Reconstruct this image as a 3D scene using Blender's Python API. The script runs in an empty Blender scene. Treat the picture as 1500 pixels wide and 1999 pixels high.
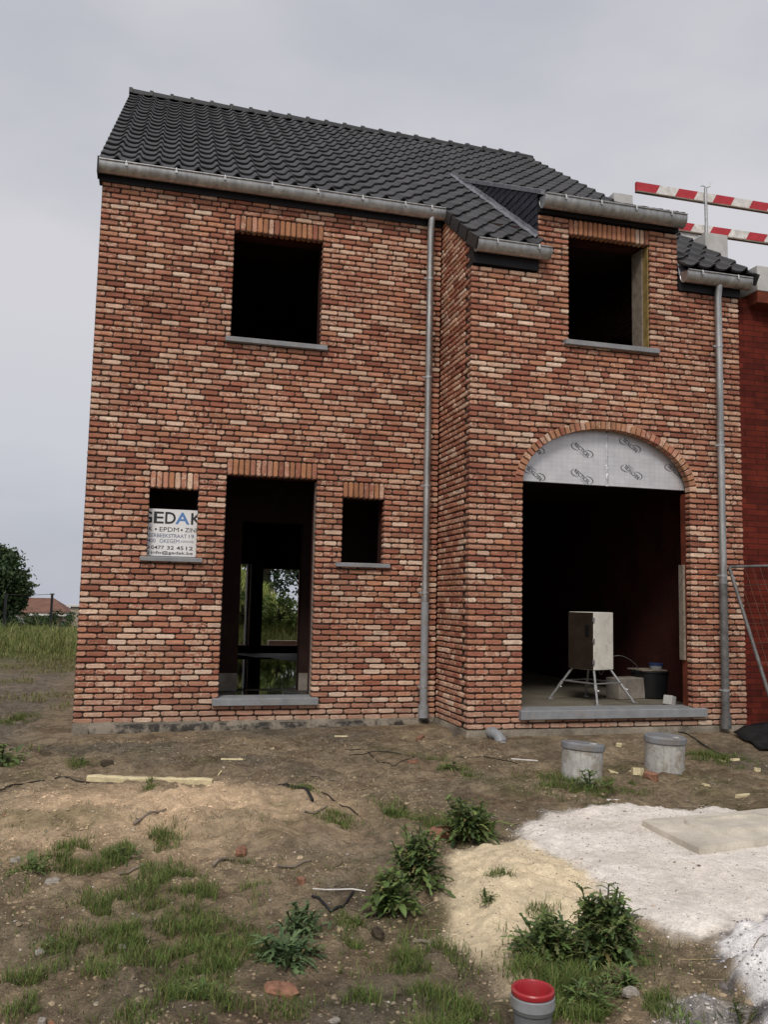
import bpy, math, random
import numpy as np
from mathutils import Matrix, Vector
rng = np.random.default_rng(7)
random.seed(7)
S = bpy.context.scene
COL = S.collection
PI = math.pi

# ------------------------------------------------------------------ helpers
ORIGIN = {}

def tag(o, label=None, cat=None, group=None, kind=None):
    if label: o['label'] = label
    if cat: o['category'] = cat
    if group: o['group'] = group
    if kind: o['kind'] = kind
    return o

def thing(name, label, cat, loc=(0, 0, 0), group=None):
    o = bpy.data.objects.new(name, None)
    o.empty_display_size = .2
    COL.objects.link(o)
    o.location = loc
    ORIGIN[o.name] = np.array(loc, float)
    return tag(o, label, cat, group)

class MB:
    """collects geometry in world coordinates, then links it as one mesh object"""
    def __init__(s):
        s.v = []; s.f = []; s.m = []; s.c = []; s.n = 0; s.cur = (1, 1, 1, 1); s.mi = 0
    def add(s, V, F, mi=None, col=None):
        V = np.asarray(V, float)
        b = s.n
        s.v.append(V); s.n += len(V)
        s.f += [tuple(int(i) + b for i in f) for f in F]
        s.m += [s.mi if mi is None else mi] * len(F)
        c = np.asarray(s.cur if col is None else col, float)
        if c.ndim == 1: c = np.tile(c, (len(V), 1))
        s.c.append(c)
        return s
    def box(s, lo, hi, M=None, bev=0.0, **k):
        lo = np.array(lo, float); hi = np.array(hi, float)
        if bev > 0:
            V = []
            for z, q in ((lo[2], bev), (lo[2] + bev, 0), (hi[2] - bev, 0), (hi[2], bev)):
                x0, x1, y0, y1 = lo[0] + q, hi[0] - q, lo[1] + q, hi[1] - q
                e = bev if q == 0 else bev * .4
                V += [(x0 + e, y0, z), (x1 - e, y0, z), (x1, y0 + e, z), (x1, y1 - e, z), (x1 - e, y1, z), (x0 + e, y1, z), (x0, y1 - e, z), (x0, y0 + e, z)]
            F = [tuple(range(7, -1, -1)), tuple(range(24, 32))]
            for r in range(3):
                for i in range(8):
                    j = (i + 1) % 8
                    F.append((r * 8 + i, r * 8 + j, r * 8 + 8 + j, r * 8 + 8 + i))
        else:
            V = [(x, y, z) for z in (lo[2], hi[2]) for x, y in ((lo[0], lo[1]), (hi[0], lo[1]), (hi[0], hi[1]), (lo[0], hi[1]))]
            F = [(3, 2, 1, 0), (4, 5, 6, 7), (0, 1, 5, 4), (1, 2, 6, 5), (2, 3, 7, 6), (3, 0, 4, 7)]
        V = np.array(V)
        if M is not None: V = V @ np.array(M)[:3, :3].T + np.array(M)[:3, 3]
        return s.add(V, F, **k)
    def tube(s, P, r, seg=10, caps=True, **k):
        P = np.array(P, float); n = len(P)
        R = np.full(n, r) if np.isscalar(r) else np.array(r, float)
        T = np.gradient(P, axis=0); T /= np.linalg.norm(T, axis=1)[:, None] + 1e-12
        up = np.array([0, 0, 1.0]) if abs(T[0][2]) < .9 else np.array([1.0, 0, 0])
        V = []
        for i in range(n):
            a = np.cross(T[i], up); a /= np.linalg.norm(a) + 1e-12
            b = np.cross(a, T[i]); up = b
            for j in range(seg):
                t = 2 * PI * j / seg
                V.append(P[i] + R[i] * (math.cos(t) * a + math.sin(t) * b))
        F = [(i * seg + j, i * seg + (j + 1) % seg, (i + 1) * seg + (j + 1) % seg, (i + 1) * seg + j) for i in range(n - 1) for j in range(seg)]
        if caps: F += [tuple(range(seg - 1, -1, -1)), tuple(range((n - 1) * seg, n * seg))]
        return s.add(V, F, **k)
    def lathe(s, prof, c=(0, 0, 0), seg=36, M=None, caps=True, **k):
        V = []; n = len(prof)
        for r, z in prof:
            for j in range(seg):
                t = 2 * PI * j / seg
                V.append((r * math.cos(t), r * math.sin(t), z))
        V = np.array(V)
        if M is not None: V = V @ np.array(M)[:3, :3].T
        V = V + np.array(c)
        F = [(i * seg + j, i * seg + (j + 1) % seg, (i + 1) * seg + (j + 1) % seg, (i + 1) * seg + j) for i in range(n - 1) for j in range(seg)]
        if caps and prof[0][0] > 0: F.append(tuple(range(seg - 1, -1, -1)))
        if caps and prof[-1][0] > 0: F.append(tuple(range((n - 1) * seg, n * seg)))
        return s.add(V, F, **k)
    def prism(s, poly, a, b, axis=1, **k):
        """poly = 2D outline in the two other axes, extruded from a to b along axis"""
        n = len(poly); V = []
        for d in (a, b):
            for p, q in poly:
                V.append({0: (d, p, q), 1: (p, d, q), 2: (p, q, d)}[axis])
        F = [tuple(range(n)), tuple(range(2 * n - 1, n - 1, -1))] + [(i, i + n, (i + 1) % n + n, (i + 1) % n) for i in range(n)]
        return s.add(V, F, **k)
    def build(s, name, mats, parent=None, smooth=None, kind=None):
        V = np.concatenate(s.v) if s.v else np.zeros((0, 3)); C = np.concatenate(s.c)
        org = ORIGIN.get(parent.name, np.zeros(3)) if parent is not None else np.zeros(3)
        me = bpy.data.meshes.new(name)
        me.from_pydata((V - org).tolist(), [], s.f)
        if not isinstance(mats, (list, tuple)): mats = [mats]
        for m in mats: me.materials.append(m)
        me.polygons.foreach_set('material_index', s.m)
        at = me.color_attributes.new('Col', 'FLOAT_COLOR', 'POINT')
        at.data.foreach_set('color', C.astype(np.float32).ravel())
        if smooth is not None:
            me.polygons.foreach_set('use_smooth', [True] * len(me.polygons))
            if smooth < 179: me.set_sharp_from_angle(angle=math.radians(smooth))
        me.update()
        o = bpy.data.objects.new(name, me); COL.objects.link(o)
        if parent is not None: o.parent = parent
        ORIGIN[o.name] = org
        if kind: o['kind'] = kind
        return o

def single(name, mb, mats, label, cat, group=None, smooth=None):
    """a thing that is one mesh; its origin is moved to its base"""
    o = mb.build(name, mats, None, smooth)
    n = len(o.data.vertices); a = np.empty(n * 3); o.data.vertices.foreach_get('co', a); a = a.reshape(-1, 3)
    c = (a.min(0) + a.max(0)) / 2; c[2] = a[:, 2].min()
    o.data.vertices.foreach_set('co', (a - c).ravel()); o.location = c; ORIGIN[o.name] = c
    return tag(o, label, cat, group)

def rot(rx=0, ry=0, rz=0, loc=(0, 0, 0)):
    return Matrix.Translation(loc) @ Matrix.Rotation(rz, 4, 'Z') @ Matrix.Rotation(ry, 4, 'Y') @ Matrix.Rotation(rx, 4, 'X')

# value noise
_tab = np.random.default_rng(3).random((256, 256))
def vnoise(x, y):
    xi = np.floor(x).astype(int); yi = np.floor(y).astype(int)
    fx = x - xi; fy = y - yi
    fx = fx * fx * (3 - 2 * fx); fy = fy * fy * (3 - 2 * fy)
    g = lambda a, b: _tab[a & 255, b & 255]
    return (g(xi, yi) * (1 - fx) + g(xi + 1, yi) * fx) * (1 - fy) + (g(xi, yi + 1) * (1 - fx) + g(xi + 1, yi + 1) * fx) * fy
def fbm(x, y, o=4, f=1.0):
    t = 0; a = 1; n = 0
    for i in range(o):
        t = t + a * (vnoise(x * f + 17.3 * i, y * f - 9.1 * i) - .5); n += a; a *= .5; f *= 2.03
    return t / n * 2
def sstep(a, b, x):
    t = np.clip((x - a) / (b - a), 0, 1); return t * t * (3 - 2 * t)
def sdist(poly, X, Y):
    """signed distance to a polygon, positive inside"""
    P = np.array(poly); d = np.full(X.shape, 1e9); ins = np.zeros(X.shape, bool)
    for (x0, y0), (x1, y1) in zip(P, np.roll(P, -1, 0)):
        ex, ey = x1 - x0, y1 - y0
        t = np.clip(((X - x0) * ex + (Y - y0) * ey) / (ex * ex + ey * ey), 0, 1)
        d = np.minimum(d, np.hypot(X - x0 - t * ex, Y - y0 - t * ey))
        c = ((y0 > Y) != (y1 > Y)) & (X < ex * (Y - y0) / (ey + 1e-12) + x0)
        ins ^= c
    return np.where(ins, d, -d)

# ------------------------------------------------------------------ materials
class NT:
    def __init__(s, name):
        s.mat = bpy.data.materials.new(name); s.mat.use_nodes = True
        s.t = s.mat.node_tree; s.p = s.t.nodes['Principled BSDF']
    def n(s, typ, **k):
        nd = s.t.nodes.new(typ)
        for a, b in k.items():
            if a.startswith('i_'):
                key = a[2:].replace('_', ' ')
                nd.inputs[int(key) if key.isdigit() else key].default_value = b
            else: setattr(nd, a, b)
        return nd
    def l(s, a, b): s.t.links.new(a, b)
    def coord(s): return s.n('ShaderNodeTexCoord').outputs['Object']
    def noise(s, scale, detail=4, rough=.55, vec=None, dist=0):
        nd = s.n('ShaderNodeTexNoise'); nd.inputs['Scale'].default_value = scale; nd.inputs['Detail'].default_value = detail
        nd.inputs['Roughness'].default_value = rough; nd.inputs['Distortion'].default_value = dist
        s.l(vec if vec is not None else s.coord(), nd.inputs['Vector']); return nd.outputs['Fac']
    def ramp(s, fac, stops):
        nd = s.n('ShaderNodeValToRGB'); e = nd.color_ramp.elements
        while len(e) < len(stops): e.new(.5)
        for el, (p, c) in zip(e, stops):
            el.position = p; el.color = (c, c, c, 1) if np.isscalar(c) else (*c, 1)
        s.l(fac, nd.inputs['Fac']); return nd.outputs['Color']
    def mix(s, fac, a, b, mode='MIX'):
        nd = s.n('ShaderNodeMix', data_type='RGBA', blend_type=mode)
        for sock, val in ((nd.inputs['Factor'], fac), (nd.inputs['A'], a), (nd.inputs['B'], b)):
            if hasattr(val, 'is_linked'): s.l(val, sock)
            elif np.isscalar(val): sock.default_value = val
            else: sock.default_value = (*val, 1)
        return nd.outputs['Result']
    def col(s): return s.n('ShaderNodeVertexColor', layer_name='Col')
    def bump(s, h, strength=.3, dist=.01):
        nd = s.n('ShaderNodeBump'); nd.inputs['Strength'].default_value = strength; nd.inputs['Distance'].default_value = dist
        s.l(h, nd.inputs['Height']); s.l(nd.outputs['Normal'], s.p.inputs['Normal'])
    def base(s, c):
        if hasattr(c, 'is_linked'): s.l(c, s.p.inputs['Base Color'])
        else: s.p.inputs['Base Color'].default_value = (*c, 1)
    def set(s, rough=.8, metal=0, spec=.3):
        s.p.inputs['Roughness'].default_value = rough; s.p.inputs['Metallic'].default_value = metal
        s.p.inputs['Specular IOR Level'].default_value = spec; return s

def simple(name, c, rough=.8, metal=0, var=.25, scale=6, bump=.0, spec=.3, fine=60, mud=0, mudc=(.17, .125, .08)):
    """one base colour with two scales of tonal wear"""
    t = NT(name); t.set(rough, metal, spec)
    f = t.ramp(t.noise(scale, 5, .6), [(.3, 1 - var), (.7, 1 + var)])
    g = t.ramp(t.noise(fine, 3, .6), [(.3, 1 - var * .6), (.7, 1 + var * .6)])
    k = t.mix(1, t.mix(1, c, f, 'MULTIPLY'), g, 'MULTIPLY')
    if mud: k = t.mix(t.ramp(t.noise(7, 6, .72, None, .5), [(.50, 0.0), (.66, mud)]), k, mudc)
    t.base(k)
    if bump: t.bump(t.noise(fine, 4), bump, .01)
    return t.mat

def brick_mat(name='clay_brick'):
    t = NT(name); t.set(.9, 0, .2)
    vc = t.col(); o = t.coord()
    n1 = t.noise(19, 6, .68, o, 1.2); n2 = t.noise(70, 4, .6, o); n3 = t.noise(9, 3, .5, o)
    # lime wash smears: alpha of the attribute moves the threshold
    mth = t.n('ShaderNodeMath', operation='ADD'); t.l(n1, mth.inputs[0]); t.l(vc.outputs['Alpha'], mth.inputs[1])
    sm = t.ramp(mth.outputs[0], [(.565, 0.0), (.655, 1.0)])
    tone = t.ramp(n2, [(.25, .72), (.75, 1.22)])
    tone2 = t.ramp(n3, [(.3, .86), (.7, 1.12)])
    c = t.mix(1, t.mix(1, vc.outputs['Color'], tone, 'MULTIPLY'), tone2, 'MULTIPLY')
    dk = t.ramp(t.noise(38, 4, .7, o, 1.0), [(.58, 0.0), (.68, .75)])
    c = t.mix(dk, c, (.25, .092, .058))
    cream = t.mix(t.noise(40, 3, .5, o), (.50, .30, .20), (.72, .53, .40))
    c2 = t.mix(1, cream, tone, 'MULTIPLY')
    fm = t.n('ShaderNodeMath', operation='MULTIPLY', i_1=.8); t.l(sm, fm.inputs[0])
    c3 = t.mix(fm.outputs[0], c, c2)
    # pale dust and salts splashed on the lowest courses, faint weather stains higher up
    sx = t.n('ShaderNodeSeparateXYZ'); t.l(o, sx.inputs[0])
    lowz = t.n('ShaderNodeMapRange', i_1=.08, i_2=.42, i_3=1.0, i_4=0.0); t.l(sx.outputs['Z'], lowz.inputs[0])
    m1 = t.n('ShaderNodeMath', operation='MULTIPLY'); t.l(lowz.outputs[0], m1.inputs[0]); t.l(t.ramp(t.noise(4, 5, .7, o), [(.35, .1), (.65, .8)]), m1.inputs[1])
    c3 = t.mix(m1.outputs[0], c3, (.44, .33, .25))
    st = t.ramp(t.noise(.9, 5, .6, o), [(.35, .86), (.65, 1.08)])
    t.base(t.mix(1, c3, st, 'MULTIPLY'))
    t.bump(t.noise(120, 5, .7, o), .35, .006)
    return t.mat

M = {}
M['brick'] = brick_mat()
M['mortar'] = simple('dark_mortar', (.055, .040, .031), .95, bump=.4, var=.4, fine=150)
M['concrete'] = simple('stained_concrete', (.21, .18, .14), .9, var=.45, scale=5, bump=.5, fine=80)
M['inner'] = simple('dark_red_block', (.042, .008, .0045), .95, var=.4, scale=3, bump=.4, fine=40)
M['innerfloor'] = simple('screed_floor', (.16, .14, .105), .85, var=.25, scale=3, bump=.2)
M['darkfloor'] = simple('wet_dark_screed', (.06, .055, .05), .5, var=.4, scale=2, bump=.1)
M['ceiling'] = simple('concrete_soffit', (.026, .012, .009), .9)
M['plaster'] = simple('grey_cement_base', (.24, .21, .18), .9, var=.3)
M['slate'] = None
M['fascia'] = simple('black_fascia', (.014, .014, .017), .6, var=.2)
M['stone'] = simple('bluestone', (.225, .23, .24), .75, var=.18, scale=8, bump=.2, fine=200, mud=.35, mudc=(.30, .27, .22))
M['lead'] = simple('lead_flashing', (.20, .20, .22), .55, .4, var=.35, scale=9, fine=30)
M['plastic_grey'] = simple('grey_pvc', (.25, .26, .27), .5, var=.12, scale=5, spec=.4, mud=.55)
M['plastic_pale'] = simple('dusty_pale_pvc', (.40, .39, .36), .65, var=.25, scale=9, bump=.1, fine=40, mud=.75)
M['lid'] = simple('grey_lid', (.20, .205, .215), .6, var=.2, scale=9, mud=.5)
M['plastic_dark'] = simple('dark_grey_pvc', (.13, .135, .14), .5, var=.15, scale=6, spec=.4, mud=.5)
M['plastic_red'] = simple('red_cap', (.36, .022, .030), .35, var=.12, scale=7, spec=.5, mud=.3)
M['white_paint'] = simple('white_paint', (.66, .64, .60), .6, var=.2, scale=12, fine=80, mud=.5, mudc=(.30, .25, .20))
M['red_paint'] = simple('red_paint', (.42, .035, .045), .55, var=.15, scale=12)
M['galv'] = simple('galvanised_steel', (.42, .42, .42), .5, .7, var=.2, scale=20)
M['steel_dark'] = simple('weathered_tube', (.16, .155, .15), .6, .5, var=.3, scale=12)
M['wood'] = simple('raw_timber', (.30, .20, .11), .8, var=.3, scale=12, bump=.2)
M['grey_wood'] = simple('grey_timber', (.22, .18, .14), .85, var=.3, scale=14, bump=.2)
M['pir'] = simple('yellow_foam', (.60, .51, .31), .85, var=.22, scale=18, bump=.4, fine=90)
M['yellowins'] = simple('yellow_insulation_edge', (.26, .18, .06), .9, var=.35, scale=9, bump=.4)
M['aac'] = simple('pale_block', (.46, .45, .43), .9, var=.14, scale=7, bump=.25, fine=120)
M['black'] = simple('black_plastic', (.010, .010, .011), .45, var=.3, spec=.4)
M['cable'] = simple('black_cable', (.02, .018, .016), .6)
M['cream_metal'] = simple('cream_cabinet', (.66, .63, .56), .5, var=.1, scale=5, mud=.4)
M['brown_board'] = simple('brown_panel', (.026, .016, .010), .7, var=.4, scale=5)
M['blue'] = simple('blue_lid', (.02, .04, .12), .5)
M['white_board'] = simple('white_sign_board', (.74, .73, .72), .5, var=.05, scale=3)
M['ink'] = simple('dark_grey_ink', (.028, .030, .034), .6, var=.05)
M['ink_blue'] = simple('blue_ink', (.10, .21, .45), .6, var=.05)
M['ink_steel'] = simple('grey_blue_ink', (.11, .15, .24), .6, var=.05)
M['tile_red'] = simple('distant_red_roof', (.17, .085, .06), .9, var=.3, scale=1.5)
M['far_wall'] = simple('distant_wall', (.34, .28, .22), .9)
M['clay'] = simple('broken_clay', (.25, .125, .08), .9, var=.35, scale=25, bump=.5)
M['redreveal'] = simple('orange_red_block', (.13, .028, .013), .9, var=.4, scale=4, bump=.3)
M['bark'] = simple('bark', (.06, .045, .03), .95, var=.4, bump=.6)

def zinc():
    t = NT('weathered_zinc'); t.set(.40, .85, .4)
    o = t.coord()
    mp = t.n('ShaderNodeMapping'); mp.inputs['Scale'].default_value = (9, 9, 1.2); t.l(o, mp.inputs['Vector'])
    st = t.ramp(t.noise(2.0, 5, .6, mp.outputs['Vector']), [(.3, .62), (.7, 1.15)])
    c = t.mix(1, (.44, .44, .43), st, 'MULTIPLY')
    sp = t.ramp(t.noise(26, 5, .7, o), [(.58, 0.0), (.72, .55)])
    t.base(t.mix(sp, c, (.20, .165, .12)))
    t.l(t.ramp(t.noise(14, 4, .6, o), [(.3, .32), (.7, .58)]), t.p.inputs['Roughness'])
    return t.mat
M['zinc'] = zinc()

def tile_mat():
    t = NT('black_clay_tile'); t.set(.5, 0, .45)
    vc = t.col(); o = t.coord()
    f = t.ramp(t.noise(18, 5, .6, o), [(.3, .75), (.7, 1.3)])
    t.base(t.mix(1, vc.outputs['Color'], f, 'MULTIPLY'))
    t.l(t.ramp(t.noise(9, 4, .6, o), [(.3, .42), (.7, .6)]), t.p.inputs['Roughness'])
    t.bump(t.noise(160, 3, .6, o), .15, .004)
    return t.mat
M['tile'] = tile_mat()

def vcol_mat(name, rough=.85, spec=.2, var=.25, scale=30, transl=0.0):
    t = NT(name); t.set(rough, 0, spec)
    vc = t.col()
    f = t.ramp(t.noise(scale, 4, .6), [(.3, 1 - var), (.7, 1 + var)])
    t.base(t.mix(1, vc.outputs['Color'], f, 'MULTIPLY'))
    if transl:
        out = t.t.nodes['Material Output']; tr = t.n('ShaderNodeBsdfTranslucent'); t.l(vc.outputs['Color'], tr.inputs['Color'])
        mx = t.n('ShaderNodeMixShader', i_0=transl); t.l(t.p.outputs[0], mx.inputs[1]); t.l(tr.outputs[0], mx.inputs[2]); t.l(mx.outputs[0], out.inputs['Surface'])
    return t.mat
M['slate'] = vcol_mat('cheek_slate', .5, .4, .3, 30)
M['leaf'] = vcol_mat('leaf', .6, .35, .25, 25, .18)
M['grass'] = vcol_mat('grass_blade', .7, .25, .2, 12, .2)
M['stones'] = vcol_mat('loose_stone', .9, .2, .3, 60)

def ground_mat():
    t = NT('site_ground'); t.set(.95, 0, .12)
    vc = t.col(); o = t.coord()
    a = t.ramp(t.noise(2.3, 6, .62, o), [(.28, .74), (.72, 1.22)])
    b = t.ramp(t.noise(19, 6, .7, o, .4), [(.3, .72), (.7, 1.26)])
    c = t.ramp(t.noise(130, 4, .7, o), [(.3, .62), (.72, 1.34)])
    k = t.mix(1, t.mix(1, t.mix(1, vc.outputs['Color'], a, 'MULTIPLY'), b, 'MULTIPLY'), c, 'MULTIPLY')
    damp_crevice = t.ramp(t.noise(7, 6, .72, o, .8), [(.42, .58), (.56, 1.08)])  # damp patches and shaded soil crevices, both painted in as darker noise
    dm = t.n('ShaderNodeMath', operation='MULTIPLY', i_1=.8); t.l(vc.outputs['Alpha'], dm.inputs[0]); k = t.mix(dm.outputs[0], k, t.mix(1, k, damp_crevice, 'MULTIPLY'))
    vo = t.n('ShaderNodeTexVoronoi'); vo.inputs['Scale'].default_value = 75; t.l(o, vo.inputs['Vector'])
    pk = t.ramp(vo.outputs['Distance'], [(.14, 1.0), (.22, 0.0)])
    sel = t.ramp(vo.outputs['Color'], [(.60, 0.0), (.64, .75)])
    mm = t.n('ShaderNodeMath', operation='MULTIPLY'); t.l(pk, mm.inputs[0]); t.l(sel, mm.inputs[1])
    k = t.mix(mm.outputs[0], k, t.mix(1, vc.outputs['Color'], (1.7, 1.7, 1.75), 'MULTIPLY'))
    sd = t.ramp(vo.outputs['Color'], [(.22, .7), (.26, 0.0)])
    m2 = t.n('ShaderNodeMath', operation='MULTIPLY'); t.l(pk, m2.inputs[0]); t.l(sd, m2.inputs[1])
    k = t.mix(m2.outputs[0], k, t.mix(1, vc.outputs['Color'], (.35, .33, .32), 'MULTIPLY'))
    fa = t.n('ShaderNodeMapRange', i_1=.15, i_2=1.0, i_3=.78, i_4=1.0); t.l(vc.outputs['Alpha'], fa.inputs[0])
    t.base(t.mix(fa.outputs[0], vc.outputs['Color'], k))
    h = t.n('ShaderNodeMath', operation='ADD'); t.l(t.noise(45, 6, .7, o), h.inputs[0])
    h2 = t.n('ShaderNodeMath', operation='MULTIPLY', i_1=.6); t.l(pk, h2.inputs[0]); t.l(h2.outputs[0], h.inputs[1])
    t.bump(h.outputs[0], 1.0, .05)
    bs = t.n('ShaderNodeMapRange', i_1=.15, i_2=1.0, i_3=.42, i_4=1.0); t.l(vc.outputs['Alpha'], bs.inputs[0])
    t.l(bs.outputs[0], t.p.inputs['Normal'].links[0].from_node.inputs['Strength'])
    return t.mat
M['ground'] = ground_mat()

def foil():
    t = NT('silver_foil_board'); t.set(.38, .35, .5)
    o = t.coord()
    br = t.n('ShaderNodeTexBrick', offset=0.0); mp = t.n('ShaderNodeMapping'); mp.inputs['Rotation'].default_value = (PI / 2, 0, 0)
    t.l(o, mp.inputs['Vector']); t.l(mp.outputs[0], br.inputs['Vector'])
    br.inputs['Scale'].default_value = 1; br.inputs['Brick Width'].default_value = .065; br.inputs['Row Height'].default_value = .05; br.inputs['Mortar Size'].default_value = .0016
    br.inputs['Color1'].default_value = (.60, .59, .60, 1); br.inputs['Color2'].default_value = (.58, .57, .58, 1); br.inputs['Mortar'].default_value = (.47, .46, .47, 1)
    t.base(t.mix(1, br.outputs['Color'], t.ramp(t.noise(5, 4), [(.3, .88), (.7, 1.08)]), 'MULTIPLY'))
    t.bump(t.noise(14, 3), .12, .01)
    return t.mat
M['foil'] = foil()
M['tape'] = simple('foil_tape', (.55, .55, .56), .3, .6, var=.3, scale=14, bump=.3, fine=50)

def redblock():
    t = NT('red_perforated_block'); t.set(.9, 0, .2)
    o = t.coord(); mp = t.n('ShaderNodeMapping'); mp.inputs['Rotation'].default_value = (PI / 2, 0, 0); t.l(o, mp.inputs['Vector'])
    br = t.n('ShaderNodeTexBrick'); t.l(mp.outputs[0], br.inputs['Vector'])
    br.inputs['Scale'].default_value = 1; br.inputs['Brick Width'].default_value = .29; br.inputs['Row Height'].default_value = .068; br.inputs['Mortar Size'].default_value = .004
    br.inputs['Color1'].default_value = (.125, .019, .010, 1); br.inputs['Color2'].default_value = (.075, .010, .006, 1); br.inputs['Mortar'].default_value = (.022, .007, .005, 1)
    f = t.ramp(t.noise(5, 5, .65, o), [(.3, .65), (.7, 1.3)])
    t.base(t.mix(1, br.outputs['Color'], f, 'MULTIPLY'))
    t.bump(br.outputs['Fac'], -.4, .006)
    return t.mat
M['redblock'] = redblock()

def wallshader():
    t = NT('side_brickwork'); t.set(.9, 0, .2)
    o = t.coord(); sx = t.n('ShaderNodeSeparateXYZ'); cx = t.n('ShaderNodeCombineXYZ'); t.l(o, sx.inputs[0]); t.l(sx.outputs['Y'], cx.inputs['X']); t.l(sx.outputs['Z'], cx.inputs['Y'])
    br = t.n('ShaderNodeTexBrick'); t.l(cx.outputs[0], br.inputs['Vector'])
    br.inputs['Scale'].default_value = 1; br.inputs['Brick Width'].default_value = .2; br.inputs['Row Height'].default_value = .0625; br.inputs['Mortar Size'].default_value = .006
    br.inputs['Color1'].default_value = (.46, .24, .16, 1); br.inputs['Color2'].default_value = (.32, .14, .09, 1); br.inputs['Mortar'].default_value = (.06, .04, .03, 1)
    t.base(t.mix(1, br.outputs['Color'], t.ramp(t.noise(12, 5, .65, o), [(.3, .7), (.7, 1.3)]), 'MULTIPLY')); t.bump(br.outputs['Fac'], -.5, .01)
    return t.mat
M['sidebrick'] = wallshader()

def water():
    t = NT('standing_water'); t.set(.03, 0, .8); t.base((.012, .012, .010)); t.bump(t.noise(3, 2), .03, .02); return t.mat
M['water'] = water()

# ------------------------------------------------------------------ terrain
XC_ = 3.93
GRAVEL = [(2.93, -4.61), (3.05, -4.35), (3.24, -4.15), (3.45, -4.02), (4.17, -3.95), (4.69, -4.12), (4.96, -4.32), (6.4, -4.6), (7, -6.5), (4.2, -7.0), (3.5, -6.25), (3.15, -6.30), (2.95, -6.18), (2.80, -5.77), (2.97, -5.41), (3.03, -5.2), (2.88, -4.8)]
SAND = [(2.42, -4.75), (2.66, -4.66), (2.92, -4.62), (3.15, -5.1), (3.02, -5.6), (2.80, -5.95), (2.55, -6.12), (2.35, -6.22), (2.25, -6.55), (2.02, -6.5), (2.08, -6.2), (1.98, -6.05), (2.05, -5.75), (2.22, -5.3)]
PILE = [(3.02, -6.34), (3.12, -6.24), (3.30, -6.19), (3.6, -6.12), (4.6, -6.2), (4.6, -7.6), (2.75, -7.3), (2.80, -6.95), (2.95, -6.80), (2.93, -6.62)]
CRUST = [(2.44, -6.80), (2.56, -6.70), (2.72, -6.66), (2.86, -6.76), (2.80, -6.95), (2.6, -7.3), (2.3, -7.2)]

def ground_z(X, Y):
    X = np.asarray(X, float); Y = np.asarray(Y, float)
    far = sstep(20, 90, np.hypot(np.maximum(Y, 0), X * .5))
    z = -.13 + .045 * sstep(-1.2, .2, Y) * sstep(-.8, 0, X)
    near = 1 - sstep(4, 14, np.abs(Y + 3))
    z = z + near * (.055 * fbm(X, Y, 4, .55) + .050 * fbm(X, Y, 4, 2.6) + .034 * fbm(X, Y, 3, 8) - .020 * np.abs(fbm(X, Y, 3, 5)) + .018 * np.abs(fbm(X, Y, 3, 21)))
    z = z + (1 - near) * .10 * fbm(X, Y, 3, .3)
    # low bank of dug-out sand in front of the left wall
    bx = np.exp(-((X - .75) / 1.15) ** 4) * np.exp(-((Y + 3.55) / .62) ** 2)
    z = z + .11 * bx * (1 + .6 * fbm(X, Y, 3, 3.2))
    z = z + .035 * bx * fbm(X * 2 + Y, Y * 1.5, 4, 4)
    sd = sdist(SAND, X, Y); gd = sdist(GRAVEL, X, Y); pd = sdist(PILE, X, Y)
    z = z + .065 * sstep(-.04, .30, sd + .04 * fbm(X, Y, 3, 4)) + .05 * sstep(-.06, .25, gd)
    z = z + .14 * sstep(-.04, .22, pd + .05 * fbm(X, Y, 3, 7)) + .05 * sstep(-.03, .06, pd) * (1 - sstep(.1, .35, pd)) * fbm(X, Y, 3, 11)
    gk = sstep(.0, .3, gd) * .88
    z = np.where(pd < .0, z * (1 - gk) + gk * (-.088 + .012 * fbm(X, Y, 4, 2.2)), z)
    wl = np.minimum(np.clip(-Y, 0, 9) + 9 * (X > XC_), np.clip(-1.026 - Y, 0, 9) + 9 * (X <= XC_))
    wk = (1 - sstep(.05, .7, wl)) * sstep(-.5, -.1, X)
    z = z * (1 - .85 * wk) + .85 * wk * (-.112 + .012 * np.clip(X, 0, 4.2))
    # flat inside the house
    ins = sstep(-.1, .25, X) * sstep(-.1, .3, 7.4 - X) * sstep(.15, .5, Y) * sstep(0, .5, 8.6 - Y)
    z = z * (1 - ins) + (-.16) * ins
    # overgrown earth bank behind the house
    hb = np.exp(-((X - 2.9) / 1.9) ** 2) * np.exp(-((Y - 17) / 3.4) ** 2)
    z = z + 2.3 * hb * (1 + .25 * fbm(X, Y, 3, .8))
    z = z - 5.5 * far
    return z
def gz(x, y): return float(ground_z(np.array([x]), np.array([y]))[0])

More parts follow.
